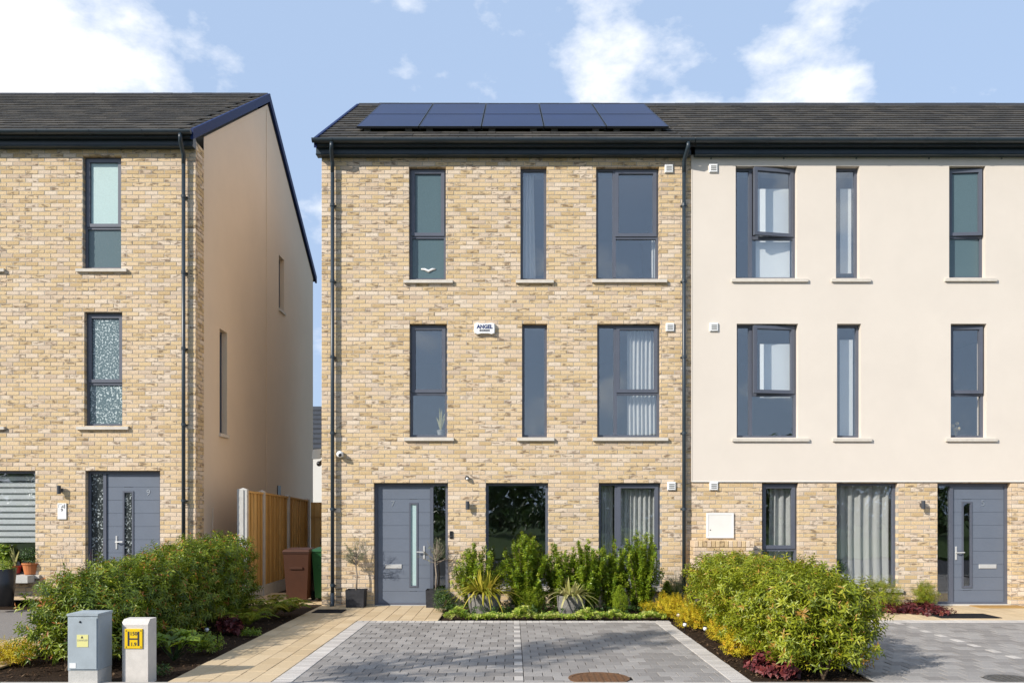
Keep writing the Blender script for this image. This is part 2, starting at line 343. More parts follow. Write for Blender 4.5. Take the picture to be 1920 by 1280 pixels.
# ---------------------------------------------------------------- windows and doors
def window(house, px, lay, glass=('glass',), sillpx=None, tr=None, ml=None, open_=0, hinge='r', sill=True, name='window'):
    x0, x1, y0, y1 = px; X0, X1, Z0, Z1 = fx(x0), fx(x1), fz(y1), fz(y0)
    yf = .095; fw = .045
    f = MB().ring(X0 - .01, X1 + .01, Z0 - .01, Z1 + .01, fw + .01, yf, yf + .075)
    sash = []; panes = []
    gi = lambda i: glass[min(i, len(glass) - 1)]
    def sashring(a, b, c, d, op=0):
        m = MB().ring(a, b, c, d, .058, yf - .018, yf + .05)
        m.ring(a + .05, b - .05, c + .05, d - .05, .014, yf + .0, yf + .04)
        p = MB().box(a + .05, b - .05, yf + .02, yf + .028, c + .05, d - .05)
        if op:
            piv = (b, yf - .01) if hinge == 'r' else (a, yf - .01); ang = R(op) if hinge == 'r' else -R(op)
            m.rotz(piv, ang); p.rotz(piv, ang)
        return m, p
    def fixed(a, b, c, d): return MB().box(a - .004, b + .004, yf + .03, yf + .038, c - .004, d + .004)
    xi0, xi1, zi0, zi1 = X0 + fw, X1 - fw, Z0 + fw, Z1 - fw
    if lay == 'B': panes.append((fixed(xi0, xi1, zi0, zi1), gi(0)))
    else:
        xl = xi0
        if lay == 'C':
            xm = fx(ml); f.box(xm - .028, xm + .028, yf - .004, yf + .075, zi0, zi1); panes.append((fixed(xi0, xm - .028, zi0, zi1), gi(0))); xl = xm + .028
        zt = fz(tr); f.box(xl, xi1, yf + .002, yf + .075, zt - .03, zt + .03)
        m, p = sashring(xl - .012, xi1 + .012, zt + .012, zi1 + .014, open_); sash.append(m); panes.append((p, gi(0)))
        panes.append((fixed(xl, xi1, zi0, zt - .03), gi(1)))
    w_ = f.build(name, 'frame', house)
    for m in sash: m.build('sash', 'frame', w_)
    for p, g in panes: p.build('pane', g, w_)
    if sill:
        a, b = sillpx or (x0 - 10, x1 + 12)
        MB().add([(fx(a), -.055, Z0 - .07), (fx(b), -.055, Z0 - .07), (fx(b), .11, Z0 - .07), (fx(a), .11, Z0 - .07), (fx(a), -.055, Z0 - .018), (fx(b), -.055, Z0 - .018), (fx(b), .11, Z0 + .004), (fx(a), .11, Z0 + .004)],
                 [(0, 3, 2, 1), (4, 5, 6, 7), (0, 1, 5, 4), (1, 2, 6, 5), (2, 3, 7, 6), (3, 0, 4, 7)]).build('sill', 'sill', w_)
    return w_
def door(house, px, side, number, sideglass, numpx, glasspx, platepx=None, handle_px=None, slot='glass'):
    x0, x1, y0, y1 = px; X0, X1, Z0, Z1 = fx(x0), fx(x1), fz(y1), fz(y0); yf = .10
    fr = MB().ring(X0 - .01, X1 + .01, Z0 - .01, Z1 + .01, .062, yf, yf + .08)
    sw = .33
    if side == 'r': lx0, lx1, gx0, gx1 = X0 + .055, X1 - sw, X1 - sw + .06, X1 - .05
    else: lx0, lx1, gx0, gx1 = X0 + sw, X1 - .055, X0 + .05, X0 + sw - .06
    xm0, xm1 = (lx1, gx0) if side == 'r' else (gx1, lx0)
    fr.box(xm0 + .002, xm1 - .002, yf - .006, yf + .08, Z0, Z1 - .05)
    fo = fr.build('door_frame', 'frame', house)
    MB().box(gx0 - .004, gx1 + .004, yf + .03, yf + .038, Z0 + .05, Z1 - .05).build('side_pane', sideglass, fo)
    MB().box(X0, X1, -.02, yf + .02, Z0 - .045, Z0 + .012).build('threshold', 'sill', fo)
    a, b = fx(glasspx[0]), fx(glasspx[1]); c, d = fz(glasspx[3]), fz(glasspx[2])
    lf = MB(); zs = np.linspace(Z0 + .02, Z1 - .052, 10); yl = yf + .018
    for i in range(9):
        lo, hi = zs[i] + .0035, zs[i + 1] - .0035
        for (u, v) in ((lx0 + .002, a), (b, lx1 - .002)):
            lf.box(u, v, yl, yl + .04, lo, hi)
        if hi <= c or lo >= d: lf.box(a, b, yl, yl + .04, lo, hi)
        else:
            if lo < c: lf.box(a, b, yl, yl + .04, lo, c)
            if hi > d: lf.box(a, b, yl, yl + .04, d, hi)
    lf.box(lx0 + .004, a, yl + .005, yl + .035, zs[0], zs[-1]); lf.box(b, lx1 - .004, yl + .005, yl + .035, zs[0], zs[-1])
    lo_ = lf.build('door', 'door_paint', house)
    MB().ring(a - .012, b + .012, c - .012, d + .012, .03, yl - .012, yl + .03).build('glazing_bead', 'frame', lo_)
    MB().box(a, b, yl + .012, yl + .02, c, d).build('slot_pane', slot, lo_)
    text('number', number, .15, (fx(numpx[0]), yl - .003, fz(numpx[1])), 'silver_print', lo_, .003)
    if platepx: 
        q = MB().cbox(fx(platepx[0]), fx(platepx[1]), yl - .014, yl + .002, fz(platepx[3]), fz(platepx[2]), .005).build('letter_plate', 'steel', lo_)
    if handle_px:
        hx, hz, dr = fx(handle_px[0]), fz(handle_px[1]), handle_px[2]
        h = MB().cbox(hx - .016, hx + .016, yl - .012, yl + .002, hz - .13, hz + .11, .004)
        h.tube([(hx, yl - .008, hz), (hx, yl - .055, hz)], .011, 8); h.tube([(hx, yl - .052, hz), (hx + dr * .13, yl - .055, hz + .004)], .0105, 8)
        h.build('handle', 'steel', lo_)
    return lo_
# ---------------------------------------------------------------- roofs
TAN = .618
def tile_mesh(r, wd=.325, ln=.37):
    mb = MB(); t = .028
    v = [(-wd / 2, 0, .012), (wd / 2, 0, .012), (wd / 2, ln, .0), (-wd / 2, ln, .0), (-wd / 2, 0, .012 + t), (wd / 2, 0, .012 + t), (wd / 2, ln, t * .6), (-wd / 2, ln, t * .6)]
    mb.add(v, [(0, 3, 2, 1), (4, 5, 6, 7), (0, 1, 5, 4), (1, 2, 6, 5), (2, 3, 7, 6), (3, 0, 4, 7)], r); return mb
TILEME = []
for k in range(9):
    mb = tile_mesh((k + .5) / 9); me = bpy.data.meshes.new('tile'); me.from_pydata(mb.v, [], mb.f); at = me.attributes.new('rnd', 'FLOAT', 'FACE'); at.data.foreach_set('value', np.array(mb.r, dtype=np.float32)); me.materials.append(M['tile']); TILEME.append(me)
def roof(house, x0, x1, yr, zr, depth, vl=False, vr=False):
    """front eave at y=-.25; ridge at yr, zr"""
    ye = -.25; ze = zr - (yr + .25) * TAN; th = math.atan(TAN); yb = 2 * yr + .25
    sl_ = MB(); e = .03
    sl_.add([(x0, ye, ze - e), (x1, ye, ze - e), (x1, yr, zr - e), (x0, yr, zr - e), (x0, yb, ze - e), (x1, yb, ze - e), (x0, ye + .04, ze - .1), (x1, ye + .04, ze - .1), (x1, yr, zr - .16), (x0, yr, zr - .16), (x0, yb - .04, ze - .1), (x1, yb - .04, ze - .1)],
            [(0, 1, 2, 3), (3, 2, 5, 4), (7, 6, 9, 8), (8, 9, 10, 11), (0, 6, 7, 1), (0, 3, 9, 6), (1, 7, 8, 2), (3, 4, 10, 9), (2, 8, 11, 5), (4, 5, 11, 10)])
    ro = sl_.build('roof', 'ridge', house)
    L_ = math.hypot(yr + .25, zr - ze); g = .305; rows = int(L_ / g) + 1; tiles = []
    for i in range(rows):
        s = i * g - .02
        if s > L_ - .08: break
        n = int((x1 - x0) / .33) + 1; off = .165 if i % 2 else 0
        for j in range(n + 1):
            cx_ = x0 + .33 * j + off
            if cx_ - .16 < x0 - .02 or cx_ + .16 > x1 + .02: continue
            tiles.append((cx_, ye + s * math.cos(th), ze + s * math.sin(th)))
    tiles.sort(key=lambda p: (Vector(p) - camo.location).length + (0 if -9.3 < p[0] < 9.3 else 50))
    rot = Matrix.Rotation(th, 4, 'X')
    for p in tiles[:300]:
        o = inst('tile', random.choice(TILEME), ro, (p[0] + random.uniform(-.003, .003), p[1], p[2] + random.uniform(-.002, .003))); o.rotation_euler = (th, 0, random.uniform(-.006, .006))
    ms = MB()
    for p in tiles[300:]:
        t = tile_mesh(random.random()); ms.add([tuple(rot @ Vector(q) + Vector(p)) for q in t.v], t.f, random.random())
    # back slope: plain tile sheet
    ms.add([(x0, yr, zr + .01), (x1, yr, zr + .01), (x1, yb, ze + .01), (x0, yb, ze + .01)], [(0, 1, 2, 3)], .4)
    # cut tiles filling both verges
    for xa in (x0, x1):
        for i in range(rows):
            s = i * g - .02
            if s > L_ - .08: break
            sgn = 1 if xa == x0 else -1; w0 = xa; w1 = xa + sgn * .17
            a, b = min(w0, w1), max(w0, w1); y_, z_ = ye + s * math.cos(th), ze + s * math.sin(th)
            t = tile_mesh(random.random(), b - a); ms.add([tuple(rot @ Vector(q) + Vector(((a + b) / 2, y_, z_ - .004))) for q in t.v], t.f, random.random())
    ms.build('tile_courses', 'tile', ro, kind='stuff')
    # ridge caps
    rm = MB(); hw = .11; ln = .45
    rm.add([(0, -hw, -hw * TAN), (ln, -hw, -hw * TAN), (ln, 0, .035), (0, 0, .035), (0, hw, -hw * TAN), (ln, hw, -hw * TAN), (0, -hw, -hw * TAN - .03), (ln, -hw, -hw * TAN - .03), (0, hw, -hw * TAN - .03), (ln, hw, -hw * TAN - .03)],
           [(0, 1, 2, 3), (3, 2, 5, 4), (0, 6, 7, 1), (4, 5, 9, 8), (0, 3, 4, 8, 6), (1, 7, 9, 5, 2)])
    rme = bpy.data.meshes.new('ridge_tile'); rme.from_pydata(rm.v, [], rm.f); rme.materials.append(M['ridge'])
    x = x0
    while x < x1 - .05:
        o = inst('ridge_tile', rme, ro, (x, yr, zr + .035 + random.uniform(0, .008))); o.scale.x = min(1, (x1 - x) / ln) * .992; x += ln
    for flag, xa, sg in ((vl, x0, -1), (vr, x1, 1)):
        if not flag: continue
        for (ya, yb2) in ((ye, yr), (yr, yb)):
            za = ze if ya == ye else zr; zb = zr if ya == ye else ze; b0, b1 = (xa, xa + sg * .05)
            lo, hi = min(b0, b1), max(b0, b1)
            mb = MB().add([(lo, ya, za - .13), (hi, ya, za - .13), (hi, ya, za + .055), (lo, ya, za + .055), (lo, yb2, zb - .13), (hi, yb2, zb - .13), (hi, yb2, zb + .055), (lo, yb2, zb + .055)],
                     [(0, 1, 2, 3), (7, 6, 5, 4), (0, 4, 5, 1), (1, 5, 6, 2), (2, 6, 7, 3), (3, 7, 4, 0)]); mb.build('verge_trim', 'verge', ro)
    return ze
def gutter(house, x0, x1, ze, pipes, endl=True, base=0.0):
    zc = ze + .0; yc = -.30; n = 10; r_ = .062; g = MB(); prof = [(yc + r_ * math.cos(math.pi + math.pi * k / n), zc + r_ * math.sin(math.pi + math.pi * k / n)) for k in range(n + 1)]
    vs = []; fs = []
    for xx in (x0, x1): vs += [(xx, p[0], p[1]) for p in prof] + [(xx, yc + (p[0] - yc) * .93, zc + (p[1] - zc) * .93) for p in prof]
    m = n + 1
    for k in range(n): fs += [(k, k + 1, 2 * m + k + 1, 2 * m + k), (m + k, 3 * m + k, 3 * m + k + 1, m + k + 1)]
    fs += [(0, 2 * m, 3 * m, m), (n, m + n, 3 * m + n, 2 * m + n)]
    g.add(vs, fs)
    for xx in (x0, x1): g.add([(xx, p[0], p[1]) for p in prof], [tuple(range(m))])
    go = g.build('gutter', 'slate_metal', house, smooth=False)
    xs = np.arange(x0 + .35, x1, .92)
    bm_ = MB(); pr = [(0, (yc + 1.09 * r_ * math.cos(math.pi + math.pi * k / n)), zc + 1.09 * r_ * math.sin(math.pi + math.pi * k / n)) for k in range(n + 1)]
    bv = [(-.014, p[1], p[2]) for p in pr] + [(.014, p[1], p[2]) for p in pr]
    bme = bpy.data.meshes.new('gutter_bracket'); bme.from_pydata([(a, b - yc, c - zc) for a, b, c in bv], [], [(k, k + 1, m + k + 1, m + k) for k in range(n)]); bme.materials.append(M['slate_metal'])
    for xx in xs: inst('gutter_bracket', bme, go, (xx, yc, zc))
    f = MB().box(x0 + .03, x1 - .03, -.235, .0, ze - .085, ze - .02)           # soffit board and upper fascia
    f.box(x0 + .03, x1 - .03, -.13, .02, ze - .205, ze - .087)
    f.tube([(x0 + .03, -.135, ze - .195), (x1 - .03, -.135, ze - .195)], .018, 8)
    f.build('fascia', 'slate_metal', house)
    for pxx in pipes:
        X = fx(pxx); yw = -.075
        d = MB().tube([(X + .03, yc, zc - .05), (X + .03, yc, zc - .12), (X + .02, yc + .03, zc - .17), (X, yw - .04, zc - .28), (X, yw, zc - .33), (X, yw, zc - .5)], .036, 10)
        d.tube([(X, yw, zc - .45), (X, yw, base + .22)], .034, 10); d.tube([(X, yw, base + .24), (X, yw, base + .05), (X, yw - .05, base + .0)], .04, 10)
        do = d.build('downpipe', 'slate_metal', house, smooth=True)
        for zz in np.arange(base + .35, zc - .5, 1.35):
            MB().tube([(X, yw, zz), (X, yw, zz + .05)], .042, 10).box(X - .055, X + .055, -.045, .0, zz + .015, zz + .035).build('pipe_bracket', 'slate_metal', do)
# ---------------------------------------------------------------- the houses
def body(house, x0, x1, zb, ze, yr, zr, sidemat_l, sidemat_r, floors, holes=()):
    yb = 2 * yr; t = .25
    def side(xa, sg, mt):
        P = lambda u, d, z: (xa - sg * d, u, z)
        y0 = .41
        m = wall_holes(MB(), y0, yb, zb, ze - .1, holes if sg > 0 else [], P, t)
        prof = [(y0, ze - .1), (yb, ze - .1), (yr, zr - .2), (y0, ze - .1 + y0 * TAN)]
        a = xa; b = xa - sg * t
        m.add([(a, y, z) for y, z in prof] + [(b, y, z) for y, z in prof], [(0, 1, 2, 3), (7, 6, 5, 4)])
        return m
    sl_ = side(x0 + .006, -1, sidemat_l).build('side_wall', sidemat_l, house); sr_ = side(x1 - .006, 1, sidemat_r).build('side_wall', sidemat_r, house)
    MB().box(x0 + .26, x1 - .26, yb - .25, yb, zb, ze - .1).build('rear_wall', 'gable_render', house)
    fl = MB()
    for z in floors: fl.box(x0 + .26, x1 - .26, .31, yb - .26, z - .25, z)
    fl.box(x0 + .26, x1 - .26, 4.0, 4.12, zb, floors[-1] - .25)
    fl.box((x0 + x1) / 2 + 1.14, (x0 + x1) / 2 + 1.26, .31, 4.0, zb, floors[-1] - .25)
    fl.build('interior_floors', 'interior', house)
    return sl_, sr_
def front(house, x0, x1, zb, ze, holes, seed, returns=(), matname='mortar', nsingle=300, phase=0.0):
    H3 = [(a - .003, b + .003, c - .003, d + .003) for a, b, c, d in holes]
    m = wall_holes(MB(), x0 + .004, x1 - .004, zb, ze, H3, lambda u, d, z: (u, d + .005, z), .29)
    lists = [(brick_list(x0, x1, zb, ze, holes, seed, phase), PF, True)]
    for sg, xa, zt in returns:
        P = (lambda u, d, z, xa=xa, sg=sg: (xa - sg * d, u, z))
        m.box(min(xa - sg * .009, xa - sg * .25), max(xa - sg * .009, xa - sg * .25), .012, .40, zb, zt)
        lists.append((brick_list(.1, .41, zb, zt, [], seed + 5, .112), P, False))
    wl = m.build('wall', 'mortar', house); lay_bricks(wl, lists, nsingle); return wl
def hole(px): return (fx(px[0]), fx(px[1]), fz(px[3]), fz(px[2]))
# --- house 7
X7a, X7b = fx(603), fx(1296)
h7 = empty('brick_house', ((X7a + X7b) / 2, 0, 0), 'buff brick three storey terraced house with solar panels, number 7 on its grey door', 'house')
W7 = dict(t1=(767, 836, 313, 524), t2=(976, 1025, 313, 524), t3=(1118, 1236, 313, 523), m1=(768, 838, 607, 819), m2=(979, 1026, 607, 819), m3=(1120, 1238, 607, 819),
          d=(701, 840, 905, 1136), g2=(911, 1028, 905, 1100), g3=(1123, 1239, 905, 1100))
ZE7 = 8.2
front(h7, X7a, X7b, -.05, ZE7 - .16, [hole(v) for v in W7.values()], 11, [(-1, X7a, ZE7 - .16)])
body(h7, X7a, X7b - .01, -.05, ZE7, 3.9, 10.76, 'gable_render', 'gable_render', [2.45, 5.25, 8.0])
z7 = roof(h7, X7a - .03, X7b, 3.9, 10.76, 7.8, vl=True)
gutter(h7, X7a - .1, X7b, z7, [625, 1281])
window(h7, W7['t1'], 'A', ('frosted_dark', 'frosted_dark'), (757, 849), tr=441)
window(h7, W7['t2'], 'B', sillpx=(967, 1038)); window(h7, W7['t3'], 'C', sillpx=(1110, 1250), tr=442, ml=1153)
window(h7, W7['m1'], 'A', sillpx=(758, 851), tr=736); window(h7, W7['m2'], 'B', sillpx=(969, 1039)); window(h7, W7['m3'], 'C', sillpx=(1111, 1252), tr=736, ml=1155)
window(h7, W7['g2'], 'B', sillpx=(905, 1036)); window(h7, W7['g3'], 'C', sillpx=(1114, 1250), tr=1030, ml=1157)
door(h7, W7['d'], 'r', '7', 'glass', (735, 944), (767, 781, 943, 1100), (721, 752, 1058, 1066), (794, 1035, -1), slot='frosted_pale')
# --- house 9
X9b = fx(367); X9a = X9b - 6.7
h9 = empty('brick_house', ((X9a + X9b) / 2, 0, .2), 'buff brick house with rendered gable wall, number 9 on its grey door', 'house')
W9 = dict(t0=(-118, -2, 292, 503), t1=(155, 227, 292, 503), m0=(-118, -2, 585, 798), m1=(158, 229, 585, 798), d=(160, 300, 882, 1113), g0=(-60, 66, 882, 1076))
front(h9, X9a, X9b, .1, 8.22, [hole(v) for v in W9.values()], 23, [(1, X9b, 8.3)], phase=.06)
ZE9 = 8.385
sl9, sr9 = body(h9, X9a, X9b, .1, ZE9 + .0, 4.5, 11.28, 'gable_render', 'gable_render', [2.65, 5.45, 8.2], [(1.26, 1.69, 3.19, 5.22), (5.45, 5.93, 6.6, 7.9)])
z9 = roof(h9, X9a, X9b + .0, 4.5, 11.28, 9, vr=True)
gutter(h9, X9a, X9b + .03, z9, [347], base=.15)
window(h9, W9['t1'], 'A', ('frosted_pale', 'frosted_dark'), (144, 239), tr=424); window(h9, W9['m1'], 'A', ('film_floral',), (145, 242), tr=717)
window(h9, W9['t0'], 'C', sillpx=(-130, 10), tr=424, ml=-85); window(h9, W9['m0'], 'C', sillpx=(-130, 10), tr=717, ml=-85)
window(h9, W9['g0'], 'B', sillpx=(-68, 76))
door(h9, W9['d'], 'l', '9', 'film_dark', (273, 923), (226, 244, 921, 1090), None, (213, 1016, 1), slot='film_dark')
# gable details
gw = X9b
for (ya, yb_, za, zb_) in ((1.26, 1.69, 3.19, 5.22), (5.45, 5.93, 6.6, 7.9)):
    w_ = MB().box(gw - .17, gw - .11, ya - .01, ya + .05, za, zb_).box(gw - .17, gw - .11, yb_ - .05, yb_ + .01, za, zb_).box(gw - .168, gw - .112, ya + .05, yb_ - .05, za - .01, za + .05).box(gw - .168, gw - .112, ya + .05, yb_ - .05, zb_ - .05, zb_ + .01).build('gable_window', 'frame', h9)
    MB().box(gw - .145, gw - .138, ya + .045, yb_ - .045, za + .045, zb_ - .045).build('pane', 'frosted_dark', w_)
    MB().box(gw - .11, gw + .03, ya - .03, yb_ + .05, za - .06, za + .003).build('gable_sill', 'sill', w_)
mbx = MB().box(gw - .004, gw + .012, .85, 1.2, .95, 1.75); mbx.build('meter_door', 'gable_render', h9)
MB().box(gw - .004, gw + .006, 4.38, 4.40, .1, 10.9).build('render_bead', 'gable_render', h9)
MB().box(gw - .004, gw + .015, 5.3, 5.55, 2.05, 2.3).build('gable_vent', 'lamp_grey', h9)
# --- house 5
X5a, X5b = fx(1296) + .002, fx(1296) + 9.6
h5 = empty('rendered_house', ((X5a + X5b) / 2, 0, 0), 'cream rendered house with brick ground floor, number 5 on its grey door', 'house')
W5u = dict(t1=(1379, 1494, 312, 522), t2=(1567, 1611, 312, 522), t3=(1779, 1847, 312, 521), m1=(1381, 1496, 607, 820), m2=(1569, 1614, 607, 820), m3=(1782, 1849, 607, 820))
W5g = dict(g1=(1429, 1497, 905, 1100), g2=(1569, 1683, 905, 1102), d=(1758, 1895, 905, 1134))
zsp = fz(903)
front(h5, X5a, X5b, -.05, zsp + .0, [hole(v) for v in W5g.values()], 31, [], phase=.1)
H5 = [hole(v) for v in W5u.values()]
ru = wall_holes(MB(), X5a + .01, X5b, zsp + .004, ZE7 - .16, H5, lambda u, d, z: (u, d - .014, z), .31)
ru.quad((X5a + .01, -.014, zsp + .004), (X5a + .01, .296, zsp + .004), (X5b, .296, zsp + .004), (X5b, -.014, zsp + .004))
ru.quad((X5a + .01, -.014, zsp), (X5a + .01, -.014, ZE7 - .16), (X5a + .01, .1, ZE7 - .16), (X5a + .01, .1, zsp))
ruo = ru.build('rendered_wall', 'render', h5)
MB().box(X5a + .01, X5b, -.022, -.012, zsp - .002, zsp + .012).build('render_stop_bead', 'white_paint', ruo)
MB().box(X5a - .004, X5a + .014, -.02, .0, zsp, ZE7 - .17).build('corner_bead', 'render', ruo)
body(h5, X5a, X5b, -.05, ZE7, 3.9, 10.76, 'gable_render', 'gable_render', [2.45, 5.25, 8.0])
z5 = roof(h5, X5a, X5b, 3.9, 10.76, 7.8)
gutter(h5, X5a + .01, X5b, z5, [])
window(h5, W5u['t1'], 'C', sillpx=(1371, 1514), tr=443, ml=1410, open_=11); window(h5, W5u['t2'], 'B', sillpx=(1558, 1631)); window(h5, W5u['t3'], 'A', ('frosted_dark', 'frosted_dark'), (1770, 1867), tr=441, open_=5, hinge='l')
window(h5, W5u['m1'], 'C', sillpx=(1372, 1516), tr=738, ml=1410, open_=9); window(h5, W5u['m2'], 'B', sillpx=(1560, 1633)); window(h5, W5u['m3'], 'A', sillpx=(1772, 1868), tr=738, open_=4, hinge='l')
window(h5, W5g['g1'], 'A', sillpx=(1420, 1506), tr=1030); window(h5, W5g['g2'], 'B', sillpx=(1562, 1692))
door(h5, W5g['d'], 'l', '5', 'glass', (1850, 943), (1811, 1828, 941, 1101), (1842, 1875, 1058, 1066), (1799, 1036, 1))
for k, px_ in enumerate((1333, 1469, 1605, 1741, 1877)):
    MB().tube([(fx(px_), -.02, fz(298)), (fx(px_), -.0145, fz(298))], .017, 10).build('fixing_cap', 'grille_grey', ruo)
# --- far house behind the gap
hb = empty('far_house', (-9, 17, 0), 'white house with dark slate roof seen in the gap between the houses', 'house')
MB().box(-16, -5.2, 17, 23, -.2, 4.1).build('wall', 'far_wall', hb)
rf = MB().add([(-16.3, 16.7, 4.0), (-5, 16.7, 4.0), (-5, 20, 6.0), (-16.3, 20, 6.0), (-16.3, 23.3, 4.0), (-5, 23.3, 4.0)], [(0, 1, 2, 3), (3, 2, 5, 4), (0, 3, 4), (1, 5, 2), (0, 4, 5, 1)]).build('roof', 'far_roof', hb)
for i in range(9):
    s = i / 9; MB().box(-16.3, -5, 16.7 + 3.3 * s - .02, 16.7 + 3.3 * s + .02, 4.0 + 2.0 * s, 4.03 + 2.0 * s + .02).build('slate_course', 'far_roof', rf)
# ---------------------------------------------------------------- solar panels
th = math.atan(TAN)
def solar(i, row, xc, lab):
    w_, l_ = 1.13, 1.70
    y0 = .37 + row * (l_ + .02) * math.cos(th); z0 = z7 + (y0 + .25) * TAN + .14
    rt = bpy.data.objects.new('solar_panel', None); COL.objects.link(rt); rt.parent = SOLAR; rt.location = Vector((xc, y0, z0)) - SOLAR.location; rt.rotation_euler = (th, 0, 0)
    def part(mb, nm, mt, par=None):
        me = bpy.data.meshes.new(nm); me.from_pydata(mb.v, [], mb.f); me.materials.append(M[mt]); o = bpy.data.objects.new(nm, me); COL.objects.link(o); o.parent = par or rt; return o
    a = w_ / 2
    f = MB().box(-a, -a + .012, 0, l_, -.035, .004).box(a - .012, a, 0, l_, -.035, .004).box(-a + .012, a - .012, 0, .012, -.035, .0035).box(-a + .012, a - .012, l_ - .012, l_, -.035, .0035)
    part(f, 'frame', 'solar_frame')
    part(MB().box(-a + .011, a - .011, .011, l_ - .011, -.02, .0), 'cell_sheet', 'solar')
    if row == 0:
        for xx in (-.38, .38): part(MB().box(xx - .06, xx + .06, .03, .1, -.14, -.036), 'roof_hook', 'iron')
    for yy in (.3, l_ - .3): part(MB().box(-a - .0, a, yy - .02, yy + .02, -.085, -.036), 'rail', 'solar_frame')
SOLAR = empty('solar_array', (0, .37, z7), 'dark blue solar array of ten panels on the tiled roof', 'solar array')
ordn = ['leftmost', 'second from left', 'middle', 'second from right', 'rightmost']
for row in (0, 1):
    for i in range(5): solar(i, row, -2.28 + i * 1.146, f'dark blue solar panel, {ordn[i]} of the {"lower" if row == 0 else "upper"} row on the roof')
# ---------------------------------------------------------------- things fixed to the walls
def wall_lamp(px, py, lab):
    x, z = fx(px), fz(py); o = empty('wall_lamp', (x, 0, z), lab, 'wall lamp', 'cylinder lamps beside the doors')
    MB().lathe([(0, -.075), (.031, -.075), (.034, -.07), (.034, .07), (.031, .075), (0, .075)], (x, -.085, z), 16).build('lamp_body', 'lamp_grey', o, smooth=False)
    MB().box(x - .025, x + .025, -.06, .0, z - .03, z + .03).build('bracket', 'lamp_grey', o)
wall_lamp(877, 947, 'dark grey cylinder wall lamp between the door and dark window of the solar panel house'); wall_lamp(115, 918, 'dark grey cylinder wall lamp above the white house plaque'); wall_lamp(1727, 946, 'dark grey cylinder wall lamp on brick below the cream wall')
def vent(px, py, lab, dy=0.0):
    x, z = fx(px), fz(py); o = empty('vent_cover', (x, dy, z), lab, 'vent', 'white vent covers')
    MB().cbox(x - .075, x + .075, dy - .035, dy, z - .075, z + .075, .012).build('cover', 'white_plastic', o)
    for k in range(3): MB().box(x - .048, x + .048, dy - .0375, dy - .034, z - .042 + k * .032, z - .022 + k * .032).build('louvre', 'grille_grey', o)
for px_, py_, l_ in ((1254, 317, 'white louvred vent at the top right of the brick house'), (1256, 614, 'white louvred vent right of the middle floor curtain window'), (1259, 911, 'white louvred vent right of the ground floor curtain window, left of the downpipe')): vent(px_, py_, l_)
for px_, py_, l_, dy in ((1337, 317, 'white louvred vent at the top left of the cream wall', -.014), (1338, 614, 'white louvred vent on the cream wall at middle floor height', -.014), (1338, 911, 'white louvred vent on brick above the white meter box', 0)): vent(px_, py_, l_, dy)
al = empty('alarm_box', (fx(909), 0, fz(617)), 'white alarm box with ANGEL in blue letters on the brick wall', 'alarm box')
x, z = fx(909), fz(617)
m = MB(); wv, hv = .18, .105
pr = [(-wv, -hv * .8), (-wv * .72, -hv), (-wv * .4, -hv * .86), (wv * .4, -hv * .86), (wv * .72, -hv), (wv, -hv * .8), (wv * 1.02, 0), (wv, hv * .85), (wv * .7, hv), (wv * .3, hv * .92), (-wv * .3, hv * .92), (-wv * .7, hv), (-wv, hv * .85), (-wv * 1.02, 0)]
n_ = len(pr)
m.add([(x + a, 0, z + b) for a, b in pr] + [(x + a, -.05, z + b) for a, b in pr] + [(x + a * .93, -.065, z + b * .93) for a, b in pr],
      [tuple(range(2 * n_, 3 * n_))] + [(k, (k + 1) % n_, (k + 1) % n_ + n_, k + n_) for k in range(n_)] + [(k + n_, (k + 1) % n_ + n_, (k + 1) % n_ + 2 * n_, k + 2 * n_) for k in range(n_)])
m.build('cover', 'white_plastic', al)
text('lettering', 'ANGEL', .092, (x, -.067, z + .028), 'navy_print', al, .001, .004, .95); text('phone_number', '8458205', .05, (x, -.067, z - .037), 'dark_print', al, .001, .0015, 1.05)
cm = empty('dome_camera', (fx(639), 0, fz(852)), 'white dome camera with black lens beside the left downpipe', 'camera')
x, z = fx(639), fz(852)
m = MB(); 
for k in range(2): pass
def ysph(c, r, n=14, h=10, half=False):
    mb = MB(); vs = []; fs = []
    for i in range(h + 1):
        a = math.pi * i / h
        for k in range(n): b = 2 * math.pi * k / n; vs.append((c[0] + r * math.sin(a) * math.cos(b), c[1] - r * math.cos(a), c[2] + r * math.sin(a) * math.sin(b)))
    for i in range(h):
        for k in range(n): fs.append((i * n + k, i * n + (k + 1) % n, (i + 1) * n + (k + 1) % n, (i + 1) * n + k))
    return mb.add(vs, fs)
ysph((x, -.09, z), .062).build('dome', 'white_plastic', cm, smooth=True); MB().box(x - .045, x + .045, -.05, .0, z - .045, z + .045).build('mount', 'white_plastic', cm); ysph((x + .012, -.135, z - .012), .03).build('lens', 'black_plastic', cm, smooth=True)
pir = empty('motion_sensor', (fx(876), 0, fz(896)), 'small black and white motion sensor above the wall lamp', 'sensor')
x, z = fx(876), fz(896); ysph((x, -.045, z), .042).build('housing', 'black_plastic', pir, smooth=True); ysph((x + .004, -.07, z - .012), .026).build('eye', 'white_plastic', pir, smooth=True)
db = empty('doorbell', (fx(846), 0, fz(1002)), 'slim black doorbell on the brick right of the door frame', 'doorbell')
x, z = fx(846), fz(1002); MB().cbox(x - .026, x + .026, -.026, 0, z - .066, z + .066, .008).build('case', 'black_plastic', db); ysph((x, -.026, z - .03), .013).build('button', 'lamp_grey', db)
sc_ = empty('solar_camera', (X7a, .25, fz(850)), 'small grey solar panel and black camera on the side wall by the gap', 'camera')
x = X7a; z = fz(850)
